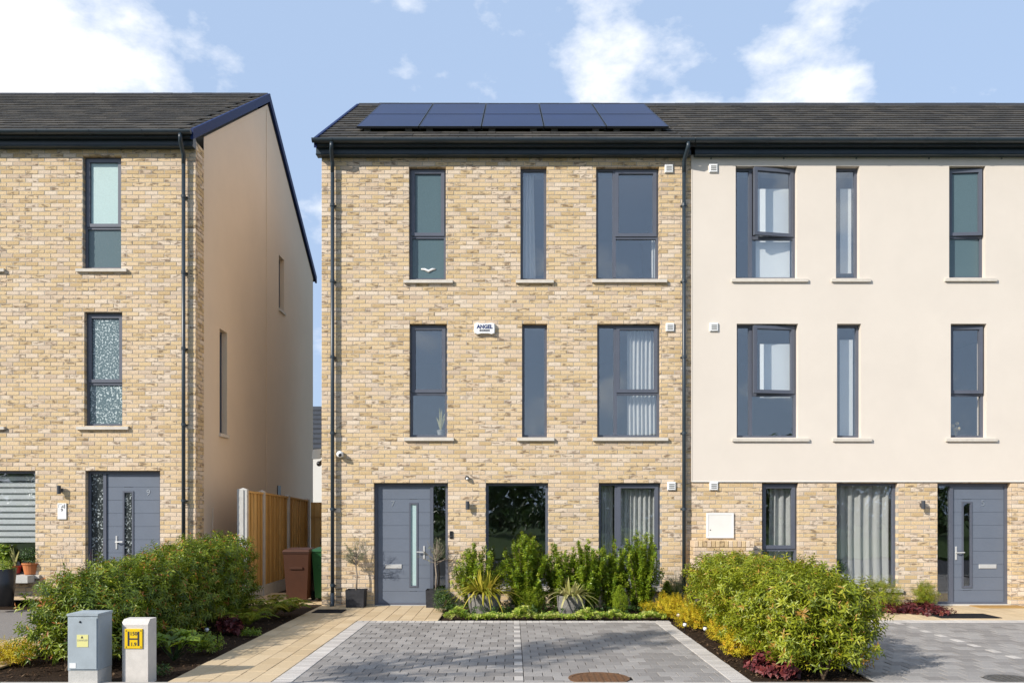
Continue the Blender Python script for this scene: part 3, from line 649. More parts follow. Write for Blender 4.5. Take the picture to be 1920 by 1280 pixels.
MB().add([(x - .20, .1, z - .09), (x - .055, .16, z - .075), (x - .05, .2, z + .1), (x - .19, .14, z + .085), (x - .20, .115, z - .095), (x - .055, .175, z - .08), (x - .05, .215, z + .095), (x - .19, .155, z + .08)], [(0, 1, 2, 3), (7, 6, 5, 4), (0, 4, 5, 1), (1, 5, 6, 2), (2, 6, 7, 3), (3, 7, 4, 0)]).build('charging_panel', 'grille_grey', sc_)
MB().tube([(x - .08, .18, z), (x + .004, .2, z)], .012, 8).build('arm', 'black_plastic', sc_)
ysph((x - .09, .2, z - .17), .048).build('camera_head', 'black_plastic', sc_, smooth=True); MB().tube([(x - .09, .2, z - .15), (x - .03, .22, z - .11), (x + .004, .24, z - .13)], .02, 8).build('camera_bracket', 'black_plastic', sc_)
pl = empty('number_plaque', (fx(117), 0, fz(958)), 'white house plaque with a small 9 beside door number 9', 'plaque')
x, z = fx(117), fz(958); MB().cbox(x - .078, x + .078, -.02, 0, z - .143, z + .143, .003).build('plate', 'white_plastic', pl)
text('number', '9', .085, (x, -.022, z + .02), 'dark_print', pl, .001); 
mm_ = MB(); xx, zz = x, z + .095
mm_.add([(xx - .06, -.0215, zz + .03), (xx - .06, -.0215, zz - .03), (xx - .055, -.0215, zz - .03), (xx - .055, -.0215, zz + .03)], [(0, 1, 2, 3)]); mm_.add([(xx - .06, -.0215, zz + .03), (xx + .0, -.0215, zz + .034), (xx + .0, -.0215, zz + .027), (xx - .06, -.0215, zz + .023)], [(3, 2, 1, 0)])
mm_.add([(xx - .02, -.0215, zz - .03), (xx + .03, -.0215, zz - .03), (xx + .02, -.0215, zz + .02)], [(0, 1, 2)]); mm_.box(xx + .035, xx + .056, -.0215, -.02, zz - .045, zz + .032); mm_.build('emblem', 'grille_grey', pl)
mb_ = empty('meter_box', (fx(1349), 0, fz(985)), 'white meter cabinet on the brick under the vent', 'meter box')
x0, x1, z0, z1 = fx(1324), fx(1375), fz(1008), fz(961)
MB().ring(x0, x1, z0, z1, .03, -.03, .0).build('surround', 'white_plastic', mb_); dd = MB().box(x0 + .031, x1 - .031, -.024, 0, z0 + .031, z1 - .031).build('cabinet_door', 'white_paint', mb_); ysph((x0 + .07, -.024, (z0 + z1) / 2 - .08), .01).build('lock', 'black_plastic', dd)
# low brick wall in front of house 5
lw = empty('garden_wall', (3.7, -.25, 0), 'low buff brick wall with upright brick top below the white meter box', 'wall')
x0, x1, zt = 3.17, 4.2, 1.17
wl = MB().box(x0 + .009, x1 - .009, -.391, -.02, -.05, zt - .115).build('wall_core', 'mortar', lw)
lay_bricks(wl, [(brick_list(x0, x1, -.05, zt - .11, [], 77), lambda u, d, z: (u, -.4 + d, z), True), (brick_list(-.3, -.02, -.05, zt - .11, [], 78), lambda u, d, z: (x0 + d, u, z), False)], 60)
k = 0; u = x0
while u < x1 - .05:
    MB().cbox(u + .004, u + .071, -.402, -.015, zt - .108, zt, .005, random.random()).build('coping_brick', 'brick', lw); u += .075
eb = empty('grey_box', (fx(1391), -.2, 1.1), 'small pale green utility box on the wall by the tall hedge', 'utility box')
x = fx(1391); MB().cbox(x - .075, x + .055, -.16, -.0, fz(1031), fz(1012), .015).build('case', 'pot_grey', eb); MB().box(x + .056, x + .075, -.14, -.02, fz(1030), fz(1016)).build('side_louvre', 'lamp_grey', eb)
# ---------------------------------------------------------------- behind the glass
def curtain(name, x0, x1, z0, z1, y, lab, waves=6, amp=.03, mt='curtain', grp='curtains behind the windows', flare=0.0):
    n = waves * 8; mb = MB(); vs = []
    rows = 6
    for j in range(rows + 1):
        t = j / rows
        for i in range(n + 1):
            s = i / n; xx = x0 + (x1 - x0) * s + flare * (1 - t) * (s - .5)
            vs.append((xx, y + amp * (math.sin(s * waves * 2 * math.pi + .6 * math.sin(3 * t)) + .35 * math.sin(s * waves * 4.7 * math.pi + 1 + t)), z0 + (z1 - z0) * t))
    fs = [(j * (n + 1) + i, j * (n + 1) + i + 1, (j + 1) * (n + 1) + i + 1, (j + 1) * (n + 1) + i) for j in range(rows) for i in range(n)]
    mb.add(vs, fs); o = mb.build(name, mt, None, smooth=True, org=((x0 + x1) / 2, y, z0)); return tag(o, lab, 'curtain', grp)
curtain('curtain', fx(984), fx(1001), fz(522), fz(318), .26, 'pale curtain at the left of the narrow top floor window', 3, .02, flare=.08)
curtain('curtain', fx(1226), fx(1233), fz(522), fz(440), .25, 'white curtain edge at the right of the top floor triple window', 2, .015)
curtain('curtain', fx(1180), fx(1234), fz(818), fz(612), .27, 'white gathered curtain in the middle floor triple window', 7, .025)
curtain('curtain', fx(1128), fx(1152), fz(1098), fz(910), .25, 'grey white sheer curtain behind the narrow pane on the ground floor', 4, .02)
curtain('curtain', fx(1160), fx(1235), fz(1098), fz(910), .25, 'white pleated curtain behind the ground floor window above the shrubs', 8, .025)
curtain('curtain', fx(1452), fx(1492), fz(1098), fz(908), .25, 'white curtain in the narrow ground floor window of the cream house', 3, .03, flare=.05)
curtain('curtain', fx(1574), fx(1680), fz(1100), fz(908), .25, 'wide white curtain filling the large ground floor window of the cream house', 6, .03)
def blind(x0, x1, z0, z1, lab, mt='blind_white'):
    o = MB().box(x0, x1, .235, .24, z0, z1).build('roller_blind', mt, None, org=((x0 + x1) / 2, .24, z0)); MB().tube([(x0, .2375, z0), (x1, .2375, z0)], .012, 8).build('hem_bar', 'white_plastic', o); return tag(o, lab, 'blind', 'roller blinds')
blind(fx(1424), fx(1489), fz(518), fz(345), 'pale blind in the open top floor window of the cream house')
blind(fx(1585), fx(1606), fz(505), fz(345), 'pale blind in the narrow top floor window of the cream house')
blind(fx(1584), fx(1609), fz(815), fz(632), 'pale blind in the narrow middle floor window of the cream house')
blind(fx(1432), fx(1490), fz(742), fz(640), 'pale blind in the open middle floor window of the cream house')
zb_ = empty('zebra_blind', (fx(3), .23, fz(1017)), 'white blind with grey stripes in the ground floor window beside the plants', 'blind')
zt_, zbm = fz(888), fz(1017); n_ = 11
for k in range(n_):
    a = zbm + (zt_ - zbm) * k / n_; b = a + (zt_ - zbm) / n_
    MB().box(fx(-56), fx(63), .235, .24, a, a + (b - a) * .68).build('white_band', 'blind_white', zb_); MB().box(fx(-56), fx(63), .236, .239, a + (b - a) * .68, b).build('grey_band', 'blind_grey', zb_)
# ---------------------------------------------------------------- ground
g = MB().add([(-400, -400, -.16), (400, -400, -.16), (400, 400, -.16), (-400, 400, -.16)], [(0, 1, 2, 3)]).build('ground', 'lawn'); g['kind'] = 'structure'
r_ = MB().add([(-80, -16, -.12), (80, -16, -.12), (80, -7.0, -.12), (-80, -7.0, -.12)], [(0, 1, 2, 3)]).build('road', 'asphalt'); r_['kind'] = 'structure'
r2 = MB().box(-80, 80, -26, -16, -.2, -.02).build('far_verge', 'lawn'); r2['kind'] = 'structure'
b_ = MB().box(-13, 12, -6.86, 12, -.15, -.03).build('garden_soil', 'soil'); b_['kind'] = 'structure'
def pieces(parent, blocks, mt, name, top=0.0, n_single=300, depth=.05, mass='paver_field'):
    """blocks: (x0,x1,y0,y1); near ones objects of their own, the rest one mass"""
    def d(b): return math.hypot((b[0] + b[1]) / 2, (b[2] + b[3]) / 2 + CAMD) + (100 if not (-.62 < ((b[0] + b[1]) / 2) / ((b[2] + b[3]) / 2 + CAMD) < .62) else 0)
    blocks = sorted(blocks, key=d); cache = {}; ms = MB()
    def mk(wd, dp, r):
        c = .004; a, b = wd / 2, dp / 2; mb = MB()
        mb.add([(-a, -b, -depth), (a, -b, -depth), (a, b, -depth), (-a, b, -depth), (-a, -b, -c), (a, -b, -c), (a, b, -c), (-a, b, -c), (-a + c, -b + c, 0), (a - c, -b + c, 0), (a - c, b - c, 0), (-a + c, b - c, 0)],
               [(0, 1, 5, 4), (1, 2, 6, 5), (2, 3, 7, 6), (3, 0, 4, 7), (4, 5, 9, 8), (5, 6, 10, 9), (6, 7, 11, 10), (7, 4, 8, 11), (8, 9, 10, 11)], r); return mb
    for i, (x0, x1, y0, y1) in enumerate(blocks):
        r = random.random(); wd, dp = round(x1 - x0, 4), round(y1 - y0, 4); c = ((x0 + x1) / 2, (y0 + y1) / 2, top + random.uniform(-.002, .002))
        if i < n_single:
            k = (wd, dp, int(r * 8))
            if k not in cache:
                mb = mk(wd, dp, (k[2] + .5) / 8); me = bpy.data.meshes.new(name); me.from_pydata(mb.v, [], mb.f); at = me.attributes.new('rnd', 'FLOAT', 'FACE'); at.data.foreach_set('value', np.array(mb.r, dtype=np.float32)); me.materials.append(M[mt]); cache[k] = me
            inst(name, cache[k], parent, c)
        else:
            mb = mk(wd, dp, r); ms.add([(a + c[0], b + c[1], e + c[2]) for a, b, e in mb.v], mb.f, r)
    if ms.v: ms.build(mass, mt, parent, kind='stuff')
def drive(name, xa, xb, ya, yb, marker):
    o = MB().box(xa, xb, ya, yb, -.12, -.012).build(name, 'sand_joint'); o['kind'] = 'structure'
    gx = .0035; rows = []; y = yb; k = 0; grey = []; white = []; rd = .21
    while y > ya + .05:
        y0 = max(y - rd, ya); e = []
        mk = marker; even = k % 2 == 0
        left = mk if even else mk + .1; right = mk + .1 if not even else mk + .2
        if even: white.append((mk + gx, mk + .1 - gx, y0 + .0015, y - .0015)); grey.append((mk + .1 + gx, mk + .2 - gx, y0 + .0015, y - .0015))
        u = left
        while u > xa + .01: a = max(u - .2, xa); grey.append((a + gx, u - gx, y0 + .0015, y - .0015)) if u - a > .03 else None; u -= .2
        u = right
        while u < xb - .01: b = min(u + .2, xb); grey.append((u + gx, b - gx, y0 + .0015, y - .0015)) if b - u > .03 else None; u += .2
        y -= rd; k += 1
    return o, grey, white
mh = gp(1123, 1271)
def inman(b, c, r): return math.hypot((b[0] + b[1]) / 2 - c[0], (b[2] + b[3]) / 2 - c[1]) < r
dv, grey, white = drive('driveway', -2.18, 2.18, -6.82, -2.28, .02)
grey = [b for b in grey if not inman(b, mh, .27)]
pieces(dv, grey, 'paver', 'paver'); pieces(dv, white, 'edging', 'marker_paver')
ed = MB().box(-2.385, 2.385, -6.82, -2.075, -.13, -.02).build('driveway_edging', 'sand_joint'); ed['kind'] = 'structure'
bl = []
for sx in (-1, 1):
    y = -6.82
    while y < -2.3: a, b = sorted((sx * 2.184, sx * 2.384)); bl.append((a, b, y + .0015, y + .0985)); y += .1
u = -2.38
while u < 2.37: bl.append((u + .002, u + .098, -2.276, -2.08)); u += .1
pieces(ed, bl, 'edging', 'edging_block', .002)
d5, grey5, white5 = drive('neighbour_driveway', 3.62, 11.5, -6.82, -2.28, 5.78)
mh2 = gp(1895, 1273); grey5 = [b for b in grey5 if not inman(b, mh2, .2)]
pieces(d5, grey5, 'paver', 'paver'); pieces(d5, white5, 'edging', 'marker_paver')
e5 = MB().box(3.45, 11.5, -2.27, -2.0, -.13, -.018).build('neighbour_edging', 'sand_joint'); e5['kind'] = 'structure'
bl = [(3.45 + .2 * k + .002, 3.45 + .2 * k + .198, -2.268, -2.0) for k in range(40)]
pieces(e5, bl, 'edging', 'edging_block', .002)
def cream(name, rects, nsing=300):
    xa = min(r[0] for r in rects); xb = max(r[1] for r in rects); ya = min(r[2] for r in rects); yb = max(r[3] for r in rects)
    bl = []; o = MB()
    for (a, b, c, d) in rects: o.box(a, b, c, d, -.14, -.014)
    o = o.build(name, 'sand_joint'); o['kind'] = 'structure'
    for (a, b, c, d) in rects:
        n = max(1, round((b - a) / .2)); wd = (b - a) / n
        for i in range(n):
            y = c - (.2 if i % 2 else 0)
            while y < d - .01:
                y0, y1 = max(y, c), min(y + .4, d)
                if y1 - y0 > .03: bl.append((a + i * wd + .002, a + (i + 1) * wd - .002, y0 + .0012, y1 - .0012))
                y += .4
    pieces(o, bl, 'cream_slab', 'paving_slab', .003, nsing, mass='slab_field')
cream('garden_path', [(-3.42, -2.39, -6.82, 0), (-2.39, -1.14, -2.07, -.01), (-5.0, -3.42, .3, 2.4)])
cream('neighbour_path', [(3.62, 11.5, -1.99, -1.1), (7.3, 11.5, -1.1, -.01)])
cream('left_path', [(-6.6, -5.55, -6.82, -1.2)], 100)
l9 = MB().box(-13, -6.62, -6.82, -.6, -.12, -.004).build('left_driveway', 'paver'); l9['kind'] = 'structure'
kb = MB().box(-30, 30, -7.0, -6.84, -.15, .012).build('kerb', 'edging'); kb['kind'] = 'structure'
# manhole covers
def manhole(c, r, mt, lab):
    o = empty('manhole_cover', (c[0], c[1], 0), lab, 'manhole cover')
    MB().lathe([(r, -.03), (r, .007), (r - .035, .007), (r - .035, -.0)], (c[0], c[1], 0), 40).build('rim', mt, o)
    MB().lathe([(r - .038, -.02), (r - .038, .004), (0, .004)], (c[0], c[1], 0), 40).build('plate', mt, o)
    k = -r + .1
    while k < r - .06:
        hl = math.sqrt(max(0, (r - .06) ** 2 - k * k)); MB().box(c[0] + k, c[0] + k + .028, c[1] - hl, c[1] + hl, .003, .013).build('rib', mt, o); k += .07
manhole(mh, .31, 'rust', 'round rusty ribbed manhole cover in the grey driveway'); manhole(mh2, .24, 'iron', 'round grey manhole cover in the neighbouring driveway at bottom right')
def doormat(x0, x1, y0, y1, mt, lab, nm='door_mat'):
    o = MB().add([(x0, y0, .004), (x1, y0, .004), (x1, y1, .004), (x0, y1, .004), (x0 + .012, y0 + .012, .016), (x1 - .012, y0 + .012, .016), (x1 - .012, y1 - .012, .016), (x0 + .012, y1 - .012, .016)],
                 [(0, 1, 5, 4), (1, 2, 6, 5), (2, 3, 7, 6), (3, 0, 4, 7), (4, 5, 6, 7)]).build(nm, mt, None, org=((x0 + x1) / 2, (y0 + y1) / 2, 0)); tag(o, lab, 'mat')
a, b = gp(583, 1149), gp(648, 1143); doormat(a.x, b.x + .02, a.y, b.y, 'mat_black', 'black rectangular mat on the cream path by the downpipe')
a, b = gp(1765, 1159), gp(1815, 1151); doormat(a.x, b.x + .25, a.y, b.y, 'mat_black', 'black mat on the cream paving before the red leaved plants')
doormat(fx(1815), fx(1905), -.42, -.03, 'coir', 'brown coir mat at the foot of door number 5')
# ---------------------------------------------------------------- fence, bins, street boxes
fn = empty('timber_fence', (-5, 2.5, 0), 'golden timber board fence with concrete posts beside the gable wall', 'fence')
P_ = [(.55, 2.09), (1.76, 2.08), (3.66, 2.03), (5.5, 1.97)]; fxx = -4.98
for i, (y, zt) in enumerate(P_):
    m = MB(); wd = .09 if i == 0 else .055
    m.box(fxx - wd, fxx + wd, y - .05, y + .05, -.1, zt)
    m.add([(fxx - wd, y - .05, zt), (fxx + wd, y - .05, zt), (fxx + wd, y + .05, zt), (fxx - wd, y + .05, zt), (fxx, y, zt + .03)], [(0, 1, 4), (1, 2, 4), (2, 3, 4), (3, 0, 4)])
    if i == 0: m.box(fxx - .03, fxx + .03, y - .068, y - .051, -.1, zt - .01)
    m.build('post', 'concrete', fn)
for i in range(3):
    (ya, za), (yb, zb2) = P_[i], P_[i + 1]; n = int((yb - ya - .1) / .105); 
    for k in range(n):
        y0 = ya + .05 + k * (yb - ya - .1) / n; y1 = y0 + (yb - ya - .1) / n; zt = za + (zb2 - za) * k / n - .06; off = .016 if k % 2 else 0
        MB().box(fxx - .01 + off, fxx + .012 + off, y0 + .005, y1 - .005, .22, zt, random.random()).build('board', 'wood', fn)
    MB().add([(fxx - .03, ya + .05, za - .058), (fxx + .045, ya + .05, za - .058), (fxx + .045, yb - .05, zb2 - .058), (fxx - .03, yb - .05, zb2 - .058), (fxx - .03, ya + .05, za - .02), (fxx + .045, ya + .05, za - .02), (fxx + .045, yb - .05, zb2 - .02), (fxx - .03, yb - .05, zb2 - .02)],
             [(0, 3, 2, 1), (4, 5, 6, 7), (0, 1, 5, 4), (1, 2, 6, 5), (2, 3, 7, 6), (3, 0, 4, 7)], .7).build('capping_rail', 'wood', fn)
    MB().box(fxx - .02, fxx + .03, ya + .05, yb - .05, -.05, .21).build('gravel_board', 'concrete', fn)
gt = empty('timber_gate', (-4.2, 5.6, 0), 'timber gate closing the side passage behind the bins', 'gate')
n = 13
for k in range(n):
    x0 = -4.9 + k * 1.45 / n; MB().box(x0, x0 + 1.45 / n - .004, 5.55, 5.575, .08, 1.9, random.random()).build('board', 'wood', gt)
MB().box(-4.9, -3.45, 5.52, 5.548, 1.52, 1.56, .3).box(-4.9, -3.45, 5.52, 5.548, .3, .42, .3).build('rail', 'wood', gt)
def bin_(x, y, mt, lab, op=0.0):
    o = empty('wheelie_bin', (x, y, 0), lab, 'wheelie bin', 'wheelie bins in the side passage')
    def fr(a, b, z0, z1, a2, b2):
        return [(x - a, y - b, z0), (x + a, y - b, z0), (x + a, y + b, z0), (x - a, y + b, z0), (x - a2, y - b2, z1), (x + a2, y - b2, z1), (x + a2, y + b2, z1), (x - a2, y + b2, z1)]
    F = [(0, 3, 2, 1), (4, 5, 6, 7), (0, 1, 5, 4), (1, 2, 6, 5), (2, 3, 7, 6), (3, 0, 4, 7)]
    m = MB().add(fr(.185, .22, .06, .93, .235, .28), F); m.box(x - .245, x + .245, y - .29, y + .27, .905, .935); m.box(x - .12, x + .12, y - .285, y - .24, .62, .66)
    m.build('bin_body', mt, o)
    l_ = MB().add([(x - .25, y - .31, .936), (x + .25, y - .31, .936), (x + .25, y + .28, .936), (x - .25, y + .28, .936), (x - .23, y - .28, .975), (x + .23, y - .28, .975), (x + .22, y + .25, 1.0), (x - .22, y + .25, 1.0)], F).build('lid', mt, o)
    MB().tube([(x - .2, y + .3, .95), (x + .2, y + .3, .95)], .018, 8).build('handle_bar', mt, o)
    for sx in (-.2, .2): MB().tube([(x + sx - .025, y + .24, .09), (x + sx + .025, y + .24, .09)], .09, 16).build('wheel', 'rubber', o)
bin_(-3.98, .75, 'bin_brown', 'brown wheelie bin standing by the timber fence'); bin_(-3.5, .95, 'bin_green', 'dark green wheelie bin partly behind the brick corner')
bg_ = empty('black_sack', (-3.5, 1.0, 1.0), 'black sack lying on top of the green bin', 'sack')
sk = MB(); 
for i in range(9):
    for k in range(14): a = math.pi * i / 8; b = 2 * math.pi * k / 14; q = 1 + .12 * math.sin(3 * b + i) + .08 * math.sin(5 * a + k); sk.v.append((-3.46 + .17 * q * math.sin(a) * math.cos(b), 1.0 + .2 * q * math.sin(a) * math.sin(b), 1.16 - .18 * math.cos(a) * q))
sk.f = [(i * 14 + k, i * 14 + (k + 1) % 14, (i + 1) * 14 + (k + 1) % 14, (i + 1) * 14 + k) for i in range(8) for k in range(14)]; sk.r = [0] * len(sk.f)
sk.build('sack_body', 'black_plastic', bg_, smooth=True)
# grey metal cabinet
c0 = gp(155, 1283); cx, cy = c0.x, c0.y; cb = empty('utility_cabinet', (cx, cy, 0), 'galvanised grey metal utility cabinet in front of the left hedge', 'cabinet')
hw, hh, dp = .145, .67, .30
MB().box(cx - hw, cx + hw, cy, cy + dp, .14, hh).build('cabinet_body', 'cabinet', cb); MB().box(cx - hw - .006, cx + hw + .006, cy - .008, cy + dp + .006, hh, hh + .022).build('cabinet_top', 'cabinet', cb)
MB().box(cx - hw + .003, cx + hw - .003, cy + .004, cy + dp, -.1, .137).build('plinth', 'concrete', cb)
dr_ = MB().box(cx - hw + .018, cx + hw - .006, cy - .011, cy - .001, .155, hh - .022).build('cabinet_door', 'cabinet', cb)
ysph((cx - .02, cy - .012, hh - .055), .011).build('lock', 'black_plastic', dr_)
MB().box(cx - .05, cx + .06, cy - .014, cy - .0115, .37, .49).build('warning_label', 'label_yellow', dr_); MB().box(cx - hw + .022, cx - hw + .085, cy - .0135, cy - .0115, .165, .215).build('white_label', 'white_plastic', dr_)
text('warning_text', 'DANGER', .026, (cx + .005, cy - .0145, .435), 'grille_grey', dr_, .0004)
MB().add([(cx - .012, cy - .0146, .455), (cx + .014, cy - .0146, .455), (cx + .001, cy - .0146, .482)], [(0, 1, 2)]).build('warning_triangle', 'dark_print', dr_)
# hydrant marker post
c0 = gp(252, 1277); cx, cy = c0.x, c0.y; mk = empty('hydrant_post', (cx, cy, 0), 'pale concrete marker post with yellow H plate in front of the hedge', 'marker post')
a, b, hh = .135, .2, .615
m = MB(); m.add([(cx - a, cy + .03, -.1), (cx - a + .03, cy, -.1), (cx + a - .0, cy, -.1), (cx + a, cy + b, -.1), (cx - a, cy + b, -.1), (cx - a, cy + .03, hh - .03), (cx - a + .03, cy, hh - .05), (cx + a, cy, hh - .05), (cx + a, cy + b, hh), (cx - a, cy + b, hh), (cx - a + .01, cy + .05, hh), (cx + a, cy + .05, hh)],
      [(0, 1, 6, 5), (1, 2, 7, 6), (2, 3, 8, 11, 7), (3, 4, 9, 8), (4, 0, 5, 10, 9), (5, 6, 7, 11, 10), (10, 11, 8, 9)])
m.build('post', 'marker_concrete', mk)
sx, sz, sw, sh = cx - .004, .427, .088, .098
sg = MB().cbox(sx - sw, sx + sw, cy - .012, cy - .0, sz - sh, sz + sh, .003).build('hydrant_plate', 'sign_yellow', mk)
MB().box(sx - .058, sx - .04, cy - .0135, cy - .012, sz - .07, sz + .072).box(sx + .04, sx + .058, cy - .0135, cy - .012, sz - .07, sz + .072).box(sx - .04, sx + .04, cy - .0134, cy - .012, sz - .009, sz + .005).build('letter_h', 'dark_print', sg)
text('upper_number', '150', .05, (sx, cy - .0135, sz + .05), 'dark_print', sg, .0006, .0008); text('lower_number', '1.9', .05, (sx, cy - .0135, sz - .055), 'dark_print', sg, .0006, .0008)
for ax in (-.072, .072):
    for az in (-.08, .08): ysph((sx + ax, cy - .012, sz + az), .006, 8, 6).build('screw', 'iron', sg)
# ---------------------------------------------------------------- plants
def leafcloud(p, f, nrm, ln, wd, rn, fold=.18, curl=.25):
    """arrays -> verts, tris: each leaf a folded, drooping blade of four triangles"""
    f = f / np.linalg.norm(f, axis=1, keepdims=True); s = np.cross(f, nrm); s /= np.linalg.norm(s, axis=1, keepdims=True) + 1e-9; u = np.cross(s, f)
    ln = ln[:, None]; wd = wd[:, None]
    a = p; m_ = p + f * ln * .5 - u * ln * curl * .12; t = p + f * ln * .97 - u * ln * curl * .5
    l_ = p + f * ln * .45 - s * wd * .5 + u * wd * fold; r__ = p + f * ln * .45 + s * wd * .5 + u * wd * fold
    V = np.stack([a, l_, m_, r__, t], 1).reshape(-1, 3); n = len(p); b = (np.arange(n) * 5)[:, None]
    T = np.concatenate([b + np.array([[0, 2, 1]]), b + np.array([[0, 3, 2]]), b + np.array([[1, 2, 4]]), b + np.array([[2, 3, 4]])], 1).reshape(-1, 3)
    return V, T, np.repeat(rn, 4)
def tri_obj(name, mt, parts, parent=None, org=None, kind=None):
    V = np.concatenate([p[0] for p in parts]); off = 0; Ts = []; Rs = []
    for v, t, r in parts: Ts.append(t + off); off += len(v); Rs.append(r)
    T = np.concatenate(Ts).astype(np.int32); rr = np.concatenate(Rs).astype(np.float32)
    o_ = ORG.get(parent.name, Vector()) if parent is not None else Vector(org or (0, 0, 0))
    V = V - np.array(o_)
    me = bpy.data.meshes.new(name); me.vertices.add(len(V)); me.vertices.foreach_set('co', V.astype(np.float32).ravel()); me.loops.add(T.size); me.loops.foreach_set('vertex_index', T.ravel())
    me.polygons.add(len(T)); me.polygons.foreach_set('loop_start', np.arange(len(T), dtype=np.int32) * 3)
    at = me.attributes.new('rnd', 'FLOAT', 'FACE'); at.data.foreach_set('value', np.clip(rr, 0, 1)); me.update(calc_edges=True); me.materials.append(M[mt])
    o = bpy.data.objects.new(name, me); COL.objects.link(o)
    if parent is not None: o.parent = parent
    else: o.location = o_
    if kind: o['kind'] = kind
    ORG[o.name] = o_; return o
def unit(a): return a / (np.linalg.norm(a, axis=1, keepdims=True) + 1e-9)
def shoots(P, D, nl, ln, wd, spread=1.0, tip=.0, base_r=.5, var=.25, curl=.5, slen=.1):
    """each shoot: nl leaves spiralling round axis D, opening outward"""
    n = len(P); D = unit(D); k = np.tile(np.arange(nl), n); idx = np.repeat(np.arange(n), nl)
    d = D[idx]; a = np.cross(d, np.array([[.31, .52, .8]])); a = unit(a); b = np.cross(d, a)
    ph = k * 2.4 + np.repeat(rng.uniform(0, 6.28, n), nl) + rng.normal(0, .25, n * nl); t = (k + .5) / nl
    side = a * np.cos(ph)[:, None] + b * np.sin(ph)[:, None]
    op = (spread * (1.15 - .75 * t))[:, None]
    f = unit(d * .55 + side * op + np.array([[0, 0, -.12]])); nr = unit(d - f * np.sum(d * f, 1, keepdims=True) + rng.normal(0, .12, (n * nl, 3)))
    pos = P[idx] + d * (slen * (t - .6))[:, None]
    sz = (1 - .35 * t) * rng.uniform(.7, 1.2, n * nl)
    rn = np.repeat(rng.normal(base_r, var, n), nl) + rng.normal(0, .1, n * nl) + tip * (t > .75) * np.repeat(rng.random(n) < .5, nl)
    rn = np.clip(rn, 0, .93 if not tip else 1)
    return leafcloud(pos, f, nr, ln * sz, wd * sz, rn, curl=curl)
def lumpy(lumps, n, inner=.35):
    """points in a union of ellipsoids: (cx,cy,cz,rx,ry,rz); returns P, outward"""
    wts = np.array([l[3] * l[5] + l[4] * l[5] + l[3] * l[4] for l in lumps]); wts /= wts.sum(); ch = rng.choice(len(lumps), n, p=wts); Lm = np.array(lumps)[ch]
    d = unit(rng.normal(0, 1, (n, 3))); rad = 1 - inner * rng.random(n) ** 1.6
    P = Lm[:, :3] + d * Lm[:, 3:] * rad[:, None]; O = unit(d / Lm[:, 3:]); return P, O
def stems_obj(parent, base, ends, r0, r1, mt='bark', name='stem'):
    for e in ends:
        b = Vector(base); e = Vector(e); mid = (b * .5 + e * .5) + Vector((random.uniform(-.04, .04), random.uniform(-.04, .04), .04))
        MB().tube([b, mid, e], [r0, (r0 + r1) / 2, r1], 6).build(name, mt, parent, smooth=True)
def bush(name, lab, cat, base, lumps, n, nl, ln, wd, mt, up=.5, tip=0, group=None, stem=True, keep=None, base_r=.5, curl=.5, spread=1.0, inner=.4, slen=.1):
    o = empty(name, base, lab, cat, group); P, O = lumpy(lumps, n, inner); ok = P[:, 2] > .02
    if keep is not None: ok &= keep(P)
    P, O = P[ok], O[ok]; D = O + np.array([[0, 0, up]]) + rng.normal(0, .25, O.shape)
    tri_obj('foliage', mt, [shoots(P, D, nl, ln, wd, spread, tip, base_r, curl=curl, slen=slen)], o)
    if stem:
        for l in lumps[:7]: stems_obj(o, (base[0] + random.uniform(-.05, .05), base[1] + random.uniform(-.05, .05), 0), [(l[0], l[1], l[2] + l[5] * .5)], .014, .005)
    return o
# left hedge
lm = []
for i in range(34):
    t = i / 33; y = -6.05 + 4.75 * t; hgt = .98 + .32 * t; xc = -4.72 + .12 * math.sin(i * 1.7)
    if t < .1: hgt -= .12 * (1 - t / .1)
    for dx in (-.28, 0, .28):
        lm.append((xc + dx + random.uniform(-.06, .06), y + random.uniform(-.08, .08), hgt * .70 + random.uniform(-.05, .05), .30, .26, hgt * .32)); lm.append((xc + dx * 1.12, y, hgt * .36, .30, .28, hgt * .33))
lh = empty('hedge', (-4.7, -3.7, 0), 'long dark green leafy hedge with red shoot tips left of the path', 'hedge')
P, O = lumpy(lm, 11500, .5); ok = (P[:, 2] > .12); P, O = P[ok], O[ok]
tri_obj('foliage', 'laurel_leaf', [shoots(P, O + np.array([[0, 0, .55]]) + rng.normal(0, .25, O.shape), 10, .085, .026, 1.0, .45, .42, .2, .8)], lh)
for i in range(9):
    y = -6.05 + i * .58; stems_obj(lh, (-4.72 + random.uniform(-.2, .2), y, -.03), [(-4.9, y + .1, .7), (-4.5, y - .05, .75), (-4.7, y + .2, .8)], .02, .007, 'bark', 'trunk')
# right hedge
lm = []
for i in range(30):
    t = i / 29; y = -6.55 + 4.25 * t; hgt = 1.0 + .10 * math.sin(t * 3.0) ; xc = 3.16 + .10 * math.sin(i * 1.3) + .12 * t
    for dx in (-.3, 0, .3):
        lm.append((xc + dx + random.uniform(-.06, .06), y + random.uniform(-.08, .08), hgt * .70 + random.uniform(-.06, .06), .30, .27, hgt * .31)); lm.append((xc + dx * 1.0, y, hgt * .38, .30, .28, hgt * .32))
rh = empty('hedge', (3.2, -4.4, 0), 'bright lime green leafy hedge between the two driveways', 'hedge')
P, O = lumpy(lm, 10500, .5); ok = (P[:, 2] > .10); P, O = P[ok], O[ok]
tri_obj('foliage', 'lime_hedge_leaf', [shoots(P, O + np.array([[0, 0, .5]]) + rng.normal(0, .25, O.shape), 10, .085, .026, 1.0, .35, .5, .2, .8)], rh)
for i in range(8):
    y = -6.5 + i * .6; stems_obj(rh, (3.2 + random.uniform(-.2, .2), y, -.03), [(3.0, y + .1, .7), (3.45, y - .05, .75)], .02, .007, 'bark', 'trunk')
